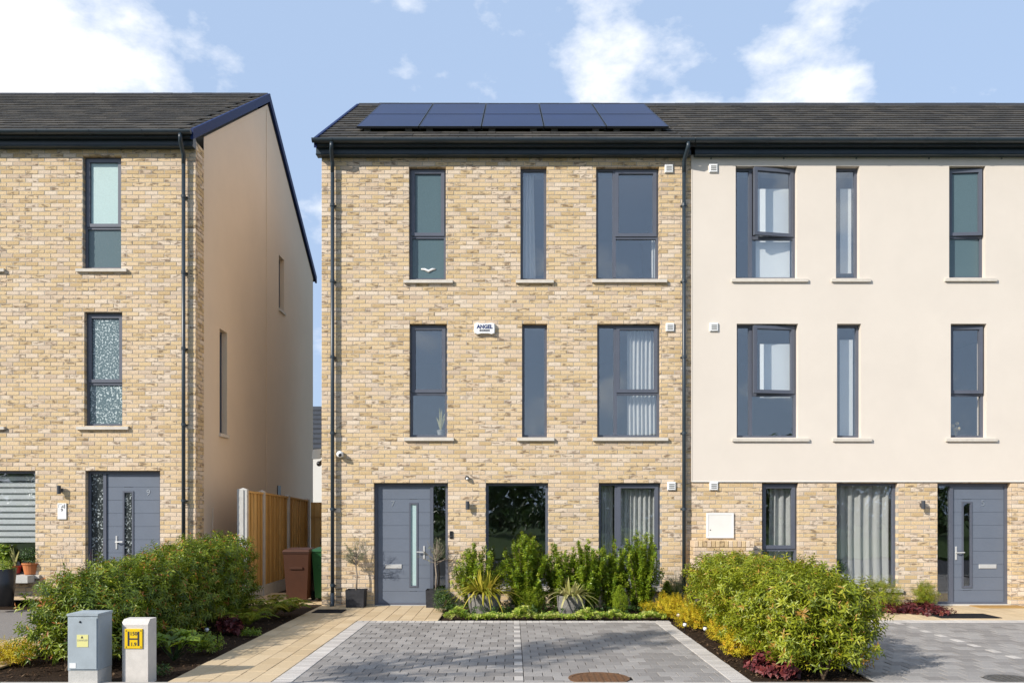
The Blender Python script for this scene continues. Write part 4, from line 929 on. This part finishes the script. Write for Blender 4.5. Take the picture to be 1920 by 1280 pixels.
# front bed shrubs: upright sprays of round glossy leaves
def spray_shrub(px, top, wpx, lab, Y=-.85, seed=0):
    sc = FPX / (CAMD + Y); X = (px - 960) / sc; H = CAMH - (top - 957) / sc; W = wpx / sc / 2; rr = random.Random(seed)
    o = empty('evergreen_shrub', (X, Y, 0), lab, 'shrub', 'evergreen shrubs in the front bed'); parts = []; Ps = []; Ds = []
    for k in range(60):
        a = rr.uniform(0, 6.28); q = math.sqrt(rr.random()); bx, by = X + .25 * W * q * math.cos(a), Y + .12 * math.sin(a)
        hh = H * rr.uniform(.5, 1.0) * (1 - .28 * q * q); ex, ey = X + W * q * math.cos(a) * 1.02, Y + .34 * q * math.sin(a)
        pts = [Vector((bx, by, 0)), Vector((bx * .6 + ex * .4, by * .6 + ey * .4, hh * .5)), Vector((ex, ey, hh))]
        if k < 9: MB().tube(pts, [.011, .008, .003], 5).build('stem', 'bark', o, smooth=True)
        m = int(hh / .028)
        for j in range(m):
            t = .18 + .82 * j / m; p = pts[0].lerp(pts[1], t * 2) if t < .5 else pts[1].lerp(pts[2], t * 2 - 1); Ps.append(p[:]); dv_ = (pts[2] - pts[1]).normalized(); Ds.append((dv_.x + rr.gauss(0, .4), dv_.y + rr.gauss(0, .4), dv_.z * .8))
    P = np.array(Ps) + rng.normal(0, .012, (len(Ps), 3)); D = np.array(Ds)
    tri_obj('foliage', 'euonymus_leaf', [shoots(P, D, 6, .062, .036, 1.2, 0, .55, .22, .2, slen=.05)], o)
for i, (px_, top, wpx, l_) in enumerate(((895, 1008, 105, 'bushy green shrub left of the tall window behind the yellow spiky plant'), (985, 985, 100, 'tallest green shrub in front of the dark ground floor window'), (1050, 1008, 85, 'green shrub right of the dark ground floor window'),
        (1103, 998, 75, 'upright green shrub behind the cream striped potted plant'), (1148, 1006, 75, 'dense green shrub at the left edge of the curtained window'), (1203, 984, 85, 'tall loose green shrub before the curtained window'))): spray_shrub(px_, top, wpx, l_, -.8 - .12 * (i % 2), i)
# olive standards in square pots
def olive(px, ypx, crown_top, lab, dense):
    b = gp(px, ypx); Y = b.y + .17; sc = FPX / (CAMD + Y); X = (px - 960) / sc
    pt = empty('square_planter', (X, Y, 0), 'dark square planter ' + lab[1], 'planter', 'dark square planters'); a = .155; h = .31
    MB().add([(X - a, Y - a, 0), (X + a, Y - a, 0), (X + a, Y + a, 0), (X - a, Y + a, 0), (X - a - .008, Y - a - .008, h), (X + a + .008, Y - a - .008, h), (X + a + .008, Y + a + .008, h), (X - a - .008, Y + a + .008, h)], [(0, 3, 2, 1), (0, 1, 5, 4), (1, 2, 6, 5), (2, 3, 7, 6), (3, 0, 4, 7)]).ring(X - a - .008, X + a + .008, 0, 0, 0, 0, 0).build('planter_body', 'pot_dark', pt)
    MB().box(X - a, X + a, Y - a, Y + a, h - .05, h - .03).build('compost', 'soil', pt)
    o = empty('olive_tree', (X, Y, h - .03), lab[0], 'tree', 'olive trees in square planters')
    zt = CAMH - (crown_top - 957) / sc; cz = zt - .30
    MB().tube([(X, Y, h - .04), (X + .012, Y, h + .25), (X - .008, Y, cz - .2), (X, Y, cz - .05)], [.016, .014, .012, .01], 8).build('trunk', 'olive_bark', o, smooth=True)
    Ps = []; Ds = []
    for k in range(26):
        a1 = random.uniform(0, 6.28); e = random.uniform(.1, 1.4); r1 = random.uniform(.18, .34); d = Vector((math.cos(a1) * math.cos(e), math.sin(a1) * math.cos(e), math.sin(e)))
        p0 = Vector((X, Y, cz - .22 + random.uniform(0, .18))); p1 = p0 + d * r1 * .6 + Vector((0, 0, .03)); p2 = p0 + d * r1 * 1.0 + Vector((0, 0, .07))
        MB().tube([p0, p1, p2], [.006, .004, .0015], 5).build('branch', 'olive_bark', o)
        for j in range(dense):
            t = random.uniform(.35, 1.05); p = p0.lerp(p1, t * 2) if t < .5 else p1.lerp(p2, t * 2 - 1); Ps.append(tuple(p + Vector((random.gauss(0, .02), random.gauss(0, .02), random.gauss(0, .02))))); Ds.append(tuple(d + Vector((random.gauss(0, .4), random.gauss(0, .4), random.gauss(0, .4)))))
    tri_obj('crown', 'olive_leaf', [shoots(np.array(Ps), np.array(Ds), 4, .042, .010, .9, 0, .5, .25, .2, slen=.05)], o)
olive(668, 1139, 1006, ('small grey green olive tree in the planter left of door 7', 'holding the olive tree by the left downpipe'), 13); olive(817, 1139, 1004, ('thin sparse olive tree in the planter right of door 7', 'holding the sparse olive tree at the door side pane'), 5)
# potted strap leaved plants
def strap_plant(px, ypx, potw, poth, top, spread, n, mt, lab, plab):
    b = gp(px, ypx); Y = b.y + .2; sc = FPX / (CAMD + Y); X = (px - 960) / sc; r = potw / sc / 2; h = poth / sc
    po = empty('stone_pot', (X, Y, 0), plab, 'pot', 'rough grey stone pots'); MB().lathe([(0, 0), (r * .82, 0), (r * .95, h * .4), (r, h * .9), (r, h), (r * .88, h), (r * .86, h * .8), (0, h * .8)], (X, Y, 0), 22).build('pot_body', 'pot_stone', po, smooth=False)
    o = empty('strap_leaf_plant', (X, Y, h * .8), lab, 'plant'); H = CAMH - (top - 957) / sc - h; V = []; T = []; Rr = []
    for k in range(n):
        a = random.uniform(0, 6.28); q = random.random() ** .7; ln = H * random.uniform(.8, 1.35); out_ = spread / sc * q * random.uniform(.7, 1.1); rise = H * random.uniform(.7, 1.0) * (1 - .25 * q); w_ = random.uniform(.016, .027); m = 8; rn = random.random(); b0 = len(V)
        sd = Vector((-math.sin(a), math.cos(a), 0)); droop = q * random.uniform(.5, 1.25) * H
        for j in range(m + 1):
            t = j / m; p = Vector((X + math.cos(a) * (r * .25 + out_ * t), Y + math.sin(a) * (r * .25 + out_ * t), h * .85 + rise * 1.5 * t - droop * t * t * 1.1 - .25 * rise * t * t)); ww = w_ * (1 - .85 * t ** 2) * (.6 + .4 * min(1, t * 4))
            V += [tuple(p - sd * ww), tuple(p + sd * ww)]
        for j in range(m): q0 = b0 + 2 * j; T += [(q0, q0 + 1, q0 + 3), (q0, q0 + 3, q0 + 2)]; Rr += [rn, min(1, rn + .12)]
    tri_obj('leaves', mt, [(np.array(V), np.array(T), np.array(Rr))], o)
strap_plant(908, 1152, 62, 38, 1062, 84, 190, 'strap_gold', 'golden yellow spiky strap leaved plant in a stone pot', 'rough grey stone pot holding the golden spiky plant')
strap_plant(1071, 1154, 54, 36, 1080, 60, 100, 'strap_cream', 'cream striped spiky plant in a stone pot', 'rough grey stone pot holding the cream striped plant')
# conifers: soft upright sprays
def conifer(px, ypx, top, wpx, lab, n):
    b = gp(px, ypx); Y = b.y + .2; sc = FPX / (CAMD + Y); X = (px - 960) / sc; H = CAMH - (top - 957) / sc; W = wpx / sc / 2
    o = empty('dwarf_conifer', (X, Y, 0), lab, 'conifer', 'lime dwarf conifers'); MB().tube([(X, Y, -.02), (X, Y, H * .7)], [.02, .006], 6).build('trunk', 'bark', o)
    t = rng.random(n) ** .8; a = rng.uniform(0, 6.28, n); rad = W * np.sin(np.pi * np.clip(.12 + .88 * t, 0, 1) ** .75) ** .8 * (1 - .4 * rng.random(n) ** 2); rad = np.maximum(rad, .01)
    P = np.stack([X + rad * np.cos(a), Y + rad * np.sin(a), .03 + (H - .06) * t], 1); D = np.stack([np.cos(a) * .45, np.sin(a) * .45, np.full(n, 1.0)], 1) + rng.normal(0, .2, (n, 3))
    tri_obj('foliage', 'conifer_leaf', [shoots(P, D, 7, .04, .009, .7, 0, .5, .25, .1, slen=.07)], o)
conifer(993, 1149, 1072, 60, 'rounded lime green dwarf conifer between the two potted spiky plants', 2300); conifer(1163, 1153, 1096, 28, 'slim lime conifer at the front of the bed right of the cream striped plant', 800); conifer(1251, 1140, 1088, 26, 'slim lime conifer by the golden heather near the right downpipe', 800)
# dark spreading shrub by the sparse olive, ground cover along the kerb
b = gp(828, 1150); bush('spreading_shrub', 'dark green fine leaved shrub beside the right square planter', 'shrub', (b.x, b.y + .2, 0), [(b.x + .05, b.y + .2, .17, .2, .18, .2), (b.x - .02, b.y + .2, .3, .14, .12, .13)], 420, 7, .035, .012, 'dark_leaf')
Ps = []
for k in range(1100):
    x = -1.05 + 3.45 * random.random(); c = .5 + .5 * math.sin(x * 9.1) * math.sin(x * 3.7 + 1); Ps.append((x, -2.03 + .34 * random.random() ** 1.2, .02 + .17 * c * c * random.random() + .02))
P = np.array(Ps); gc = tri_obj('ground_cover', 'cover_leaf', [shoots(P, np.array([[0, -.3, 1.]]) + rng.normal(0, .3, P.shape), 8, .055, .03, 1.2, 0, .6, .28, .2, slen=.03)], None, (.6, -1.9, 0), 'stuff'); tag(gc, 'low lime variegated ground cover along the front edge of the bed', 'ground cover')
P = np.stack([rng.uniform(-1.0, 2.4, 420), rng.uniform(-1.7, -.3, 420), rng.uniform(.03, .16, 420)], 1); gu = tri_obj('bed_undergrowth', 'dark_leaf', [shoots(P, np.array([[0, -.2, 1.]]) + rng.normal(0, .4, P.shape), 8, .055, .025, 1.2, 0, .5, .25, .2, slen=.05)], None, (.6, -1, 0), 'stuff'); tag(gu, 'low mixed green undergrowth between the shrubs of the front bed', 'undergrowth')
# heather / golden mounds
def mound(name, px, ypx, r, h, mt, lab, n, nl=9, ln=.034, wd=.011, cat='plant', group=None, spread=1.0, up=.6, slen=.08):
    b = gp(px, ypx); lumps = [(b.x + random.uniform(-.6, .6) * r, b.y + random.uniform(-.6, .6) * r, h * random.uniform(.3, .5), r * .5, r * .5, h * .5) for _ in range(8)]
    return bush(name, lab, cat, (b.x, b.y, 0), lumps, n, nl, ln, wd, mt, up=up, group=group, stem=False, spread=spread, slen=slen)
gh = 'golden heathers beside the driveway edge'
mound('golden_heather', 1268, 1158, .34, .42, 'heather_leaf', 'golden heather at the back corner of the driveway under the slim conifer', 900, group=gh)
mound('golden_heather', 1312, 1176, .32, .40, 'heather_leaf', 'golden heather second from the house, along the right driveway edge', 850, group=gh)
mound('golden_heather', 1352, 1198, .30, .38, 'heather_leaf', 'golden heather third from the house, with round lights before it', 800, group=gh)
mound('golden_heather', 1395, 1226, .27, .34, 'heather_leaf', 'golden heather nearest the purple leaved plant', 750, group=gh)
mound('golden_heather', 1218, 1150, .2, .22, 'heather_leaf', 'small orange tipped golden plant at the right end of the front bed', 350, group=gh)
mound('golden_heather', 22, 1240, .33, .28, 'heather_leaf', 'yellow green feathery plant at the far left edge', 650, group='feathery plants at the left edge')
mound('purple_heuchera', 1455, 1262, .26, .2, 'heuchera_leaf', 'dark purple ruffled plant at the front of the right hedge', 190, 6, .075, .06, spread=1.3, slen=.04)
mound('purple_heuchera', 1690, 1147, .75, .16, 'heuchera_leaf', 'red purple low plants below the large curtained window of the cream house', 420, 6, .07, .05, spread=1.3, slen=.04)
mound('low_juniper', 1655, 1142, .55, .6, 'fern_leaf', 'low feathery green juniper under the large curtained window', 900, 8, .05, .01)
mound('low_juniper', 1735, 1140, .32, .5, 'fern_leaf', 'arching brown green shrub left of door 5', 600, 8, .05, .01)
mound('red_heuchera', 428, 1186, .22, .22, 'heuchera_leaf', 'small red leaved plant in the shade of the left hedge', 190, 6, .06, .045, spread=1.3, slen=.04)
mound('red_heuchera', 105, 1232, .2, .2, 'heuchera_leaf', 'brown red plant by the trunk of the left hedge', 130, 6, .06, .045, spread=1.3, slen=.04)
mound('small_leaf_shrub', 385, 1222, .2, .26, 'euonymus_leaf', 'small light green shrub beside the path in front of the left hedge', 260, 6, .035, .02, spread=1.1)
mound('low_green_plant', 300, 1262, .1, .1, 'dark_leaf', 'tiny green plant at the corner of the left bed by the kerb', 40, 6, .05, .02, spread=1.1)
mound('low_green_plant', 470, 1190, .14, .1, 'euonymus_leaf', 'low bright green plant at the path edge below the ferns', 70, 6, .045, .022, spread=1.2)
mound('yellow_plant', 4, 1122, .01, .01, 'cover_leaf', 'x', 1)
for o in [q for q in bpy.data.objects if q.name.startswith('yellow_plant')]:
    for c in list(o.children): bpy.data.objects.remove(c)
    bpy.data.objects.remove(o)
# broad leaved plant
b = gp(325, 1238); o = empty('broad_leaf_plant', (b.x, b.y, 0), 'broad leaved green plant with whorled leaves beside the path', 'plant')
P = np.array([(b.x + random.uniform(-.2, .22), b.y + random.uniform(-.15, .2), random.uniform(.12, .3)) for _ in range(15)]); tri_obj('foliage', 'euonymus_leaf', [shoots(P, np.array([[0, -.25, 1.]]) + rng.normal(0, .2, P.shape), 7, .15, .065, 1.5, 0, .5, .15, .5, slen=.02)], o)
for p in P: MB().tube([(b.x, b.y, 0), tuple(p)], .005, 5).build('stalk', 'dark_leaf', o)
# ferns
def fern(px, ypx, r, lab):
    b = gp(px, ypx); o = empty('fern', (b.x, b.y, 0), lab, 'fern', 'ferns by the path'); parts = []
    for k in range(24):
        a = random.uniform(0, 6.28); ln = r * random.uniform(.8, 1.2); up = random.uniform(.75, 1.25) * r; n = 34; t = np.linspace(.08, 1, n); cx_, sy_ = math.cos(a), math.sin(a)
        P = np.stack([b.x + cx_ * ln * t, b.y + sy_ * ln * t, .02 + up * 1.5 * t - up * 1.15 * t * t], 1); sd = np.array([[-sy_, cx_, 0]]); rn = np.full(n, random.random())
        for s_ in (-1, 1):
            f = sd * s_ + np.array([[cx_ * .45, sy_ * .45, -.1]]) + rng.normal(0, .08, (n, 3)); parts.append(leafcloud(P, f, np.tile(np.array([[0, 0, 1.]]), (n, 1)) + rng.normal(0, .1, (n, 3)), .085 * np.sin(np.pi * (.12 + .86 * t)) + .012, np.full(n, .016), rn))
    tri_obj('fronds', 'fern_leaf', parts, o)
fern(508, 1158, .55, 'yellow green fern at the house end of the left bed'); fern(462, 1176, .42, 'smaller fern in front of the left hedge by the path'); fern(540, 1152, .4, 'fern nearest the passage at the end of the left bed')
# ornamental grass by the right downpipe
b = gp(1268, 1140); o = empty('ornamental_grass', (b.x, b.y, 0), 'fine grey green grass clump at the foot of the right downpipe', 'grass'); V = []; T = []; Rr = []
for k in range(150):
    a = random.uniform(0, 6.28); q = random.uniform(.05, .42); h = random.uniform(.35, .75); b0 = len(V); rn = random.random(); sd = Vector((-math.sin(a), math.cos(a), 0))
    for j in range(6): t = j / 5; p = Vector((b.x + math.cos(a) * q * t ** 1.5, b.y + math.sin(a) * q * t ** 1.5, h * (1.35 * t - .35 * t * t))); ww = .004 * (1 - .8 * t); V += [tuple(p - sd * ww), tuple(p + sd * ww)]
    for j in range(5): q0 = b0 + 2 * j; T += [(q0, q0 + 1, q0 + 3), (q0, q0 + 3, q0 + 2)]; Rr += [rn, rn]
tri_obj('blades', 'grass_leaf', [(np.array(V), np.array(T), np.array(Rr))], o)
# lavender-like stems behind the left hedge
o = empty('lavender_plant', (-7.2, -.9, 0), 'sparse thin stems with pale purple tips beside door number 9', 'plant')
for k in range(16):
    xx = fx(random.uniform(105, 195)) * 14.3 / 15.24; zt = random.uniform(.75, 1.25); MB().tube([(-7.2 + random.uniform(-.1, .1), -.9, 0), (xx + random.uniform(-.05, .05), -.9, zt * .6), (xx, -.9 + random.uniform(-.1, .1), zt)], [.004, .003, .002], 5).build('stem', 'grille_grey', o)
    P = np.array([(xx, -.9, zt - .1 * q) for q in (0, .4, .8)]); tri_obj('flower_tip', 'heuchera_leaf', [shoots(P, np.tile(np.array([[0, 0, 1.]]), (3, 1)), 5, .03, .008, .8, 0, .8, .2)], o)
# stake lights
for i, (px_, py_, l_) in enumerate(((1272, 1163, 'small round garden light nearest the house at the driveway corner'), (1284, 1182, 'garden stake light second from the house beside the edging'), (1322, 1190, 'garden stake light in the middle of the golden heathers'), (1380, 1224, 'garden stake light nearest the camera before the heathers'), (388, 1192, 'single garden stake light in the left bed'))):
    b = gp(px_, py_); o = empty('stake_light', (b.x, b.y, 0), l_, 'garden light', 'garden stake lights'); MB().tube([(b.x, b.y, -.03), (b.x, b.y, .07)], .007, 6).build('stake', 'black_plastic', o); ysph((b.x, b.y - .01, .09), .03).build('globe', 'white_plastic', o, smooth=True); MB().lathe([(.0, .012), (.026, .012), (.03, 0), (0, 0)], (b.x, b.y, .112), 12).build('cap', 'black_plastic', o)
# mulch chips on the beds
ch = MB()
for k in range(5200):
    if k % 2: x, y = random.uniform(-5.6, -3.45), random.uniform(-6.8, -1.0)
    elif k % 4: x, y = random.uniform(2.4, 3.6), random.uniform(-6.8, -2.1)
    else: x, y = random.uniform(-1.1, 3.0), random.uniform(-2.04, -.2)
    a = random.uniform(0, 3.14); s = random.uniform(.01, .03); w_ = s * random.uniform(.3, .6); z = -.03 + random.uniform(.0, .014); c_, s_ = math.cos(a), math.sin(a); t1, t2 = random.uniform(-.012, .012), random.uniform(0, .012)
    ch.add([(x - c_ * s, y - s_ * s, z + t1), (x + s_ * w_, y - c_ * w_, z + t2), (x + c_ * s, y + s_ * s, z - t1 + .006), (x - s_ * w_, y + c_ * w_, z + .004)], [(0, 1, 2, 3)], random.random())
co = ch.build('bark_mulch', 'chip', None, kind='stuff'); tag(co, 'dark bark mulch chips scattered over the garden beds', 'mulch')
# pots by the window of house 9 and its planter
def window_plant(px, base, poth, potw, pm, lm, lab, plab, kind, Y=.03):
    X = fx(px); z0 = fz(base); r = potw / S / 2; h = poth / S
    po = empty('plant_pot', (X, Y, z0), plab, 'pot'); MB().lathe([(0, 0), (r * .72, 0), (r * .95, h * .85), (r * 1.05, h * .86), (r * 1.05, h), (r * .9, h), (0, h * .9)], (X, Y, z0), 18).build('pot_body', pm, po)
    o = empty('potted_plant', (X, Y, z0 + h * .9), lab, 'plant')
    if kind == 'snake':
        V = []; T = []; Rr = []
        for k in range(7):
            a = random.uniform(0, 6.28); hh = random.uniform(.22, .42); b0 = len(V)
            for j in range(6): t = j / 5; p = Vector((X + math.cos(a) * .1 * t ** 1.5, Y + math.sin(a) * .05 * t, z0 + h * .9 + hh * t)); ww = .017 * math.sin(math.pi * (.2 + .78 * t)); V += [(p.x - ww, p.y, p.z), (p.x + ww, p.y, p.z)]
            for j in range(5): q0 = b0 + 2 * j; T += [(q0, q0 + 1, q0 + 3), (q0, q0 + 3, q0 + 2)]; Rr += [.6, .8]
        tri_obj('leaves', 'strap_cream', [(np.array(V), np.array(T), np.array(Rr))], o)
    else:
        P, O = lumpy([(X, Y, z0 + h + .14, r * 1.3, .1, .16)], 70, .8); tri_obj('foliage', lm, [shoots(P, O + np.array([[0, 0, .6]]), 6, .06 if kind == 'bush' else .13, .02 if kind == 'bush' else .06, 1., 0, .5)], o)
window_plant(26, 1074, 14, 24, 'pot_red', None, 'snake plant with pale edged leaves in the red pot on the window ledge', 'small glossy red pot on the window ledge of house 9', 'snake')
window_plant(56, 1076, 21, 30, 'terracotta', 'dark_leaf', 'wispy dark green plant in the terracotta pot', 'terracotta pot at the right end of the window ledge', 'bush')
window_plant(2, 1074, 18, 20, 'pot_grey', 'euonymus_leaf', 'large leaved green plant at the left edge of the window ledge', 'grey pot at the left edge of the window ledge', 'broad')
X = -8.55; pk = empty('black_planter', (X, -.9, 0), 'tall black planter at the far left edge below the window ledge', 'planter'); MB().lathe([(0, 0), (.15, 0), (.2, .62), (.18, .62), (.17, .56), (0, .56)], (X, -.9, .1), 20).build('planter_body', 'black_plastic', pk, smooth=True)
bush('planter_flowers', 'yellow green plant filling the tall black planter', 'plant', (X, -.9, .66), [(X, -.9, .74, .2, .18, .11)], 160, 7, .045, .022, 'cover_leaf', stem=False)
MB().box(fx(-60), fx(68), -.28, -.06, fz(1090), fz(1077)).build('window_ledge', 'concrete', h9)
window_plant(824, 816, 12, 14, 'pot_grey', None, 'snake plant on the inner sill of the middle floor window above door 7', 'pale grey pot on the inner sill of the middle floor window', 'snake', .24)
window_plant(1583, 1098, 20, 16, 'white_plastic', 'dark_leaf', 'green plant at the left of the large curtained window of the cream house', 'white pot behind the glass of the large curtained window', 'bush', .20)
o = empty('dried_flower', (fx(1802), .2, fz(817)), 'dried cream flower on the inner sill of the right middle floor window', 'flower'); x, z = fx(1802), fz(817)
for dx, dz in ((-.05, .2), (.03, .24), (.06, .15), (0, .14)): MB().tube([(x, .2, z), (x + dx, .2, z + dz)], .006, 6).build('stalk', 'dry_flower', o); ysph((x + dx, .2, z + dz), .036, 10, 8).build('flower_head', 'dry_flower', o, smooth=True)
tn = empty('towel_hook', (fx(802), .16, fz(503)), 'white curved hook rail behind the frosted top floor pane', 'hook')
x, z = fx(802), fz(503); MB().tube([(x - .13, .12, z + .02), (x - .07, .12, z + .015), (x, .12, z - .02), (x + .07, .12, z + .015), (x + .13, .12, z + .02)], [.012, .022, .026, .022, .012], 8).build('hook_body', 'white_plastic', tn, smooth=True)
# ---------------------------------------------------------------- street tree out of frame (its shadow falls across the driveway) and trees over the road
tr_ = empty('street_tree', (-5.9, -9.9, -.1), 'slender street tree at the kerb to the left of the camera', 'tree'); tx_, ty_ = -5.9, -9.9
MB().tube([(tx_, ty_, -.1), (tx_ + .05, ty_, 1.5), (tx_ - .03, ty_, 3.2), (tx_, ty_, 6.0)], [.08, .065, .05, .012], 8).build('trunk', 'bark', tr_, smooth=True)
Ps = []; Ds = []
for k in range(46):
    a = random.uniform(0, 6.28); z0 = random.uniform(2.9, 6.0); ln = random.uniform(.5, 1.0) * (1 - .5 * (z0 - 2.9) / 3.3); p0 = Vector((tx_, ty_, z0)); p1 = p0 + Vector((math.cos(a) * ln, math.sin(a) * ln, ln * .55))
    MB().tube([p0, p1], [.014, .004], 5).build('limb', 'bark', tr_)
    for j in range(44): t = random.uniform(.3, 1.1); Ps.append(tuple(p0.lerp(p1, t) + Vector([random.gauss(0, .08) for _ in range(3)]))); Ds.append((math.cos(a), math.sin(a), .6))
tri_obj('crown', 'dark_leaf', [shoots(np.array(Ps), np.array(Ds), 5, .08, .045, 1.0, 0, .5)], tr_)
tl = []
for i in range(34):
    x = -42 + i * 2.5; y = -46 + 3 * math.sin(i * 2.1); h = 5.2 + 1.7 * math.sin(i * 1.3) + .8 * math.sin(i * 3.1)
    tl += [(x + random.uniform(-1, 1), y + random.uniform(-1, 1), h * q, 2.4, 2.0, h * .27) for q in (.25, .5, .75)]
P, O = lumpy(tl, 15000, .6); ot = tri_obj('tree_line', 'dark_leaf', [shoots(P, O + np.array([[0, 0, .4]]), 5, .42, .26, 1.)], None, (0, -46, 0), 'stuff'); tag(ot, 'dense belt of dark trees across the road behind the camera', 'trees')
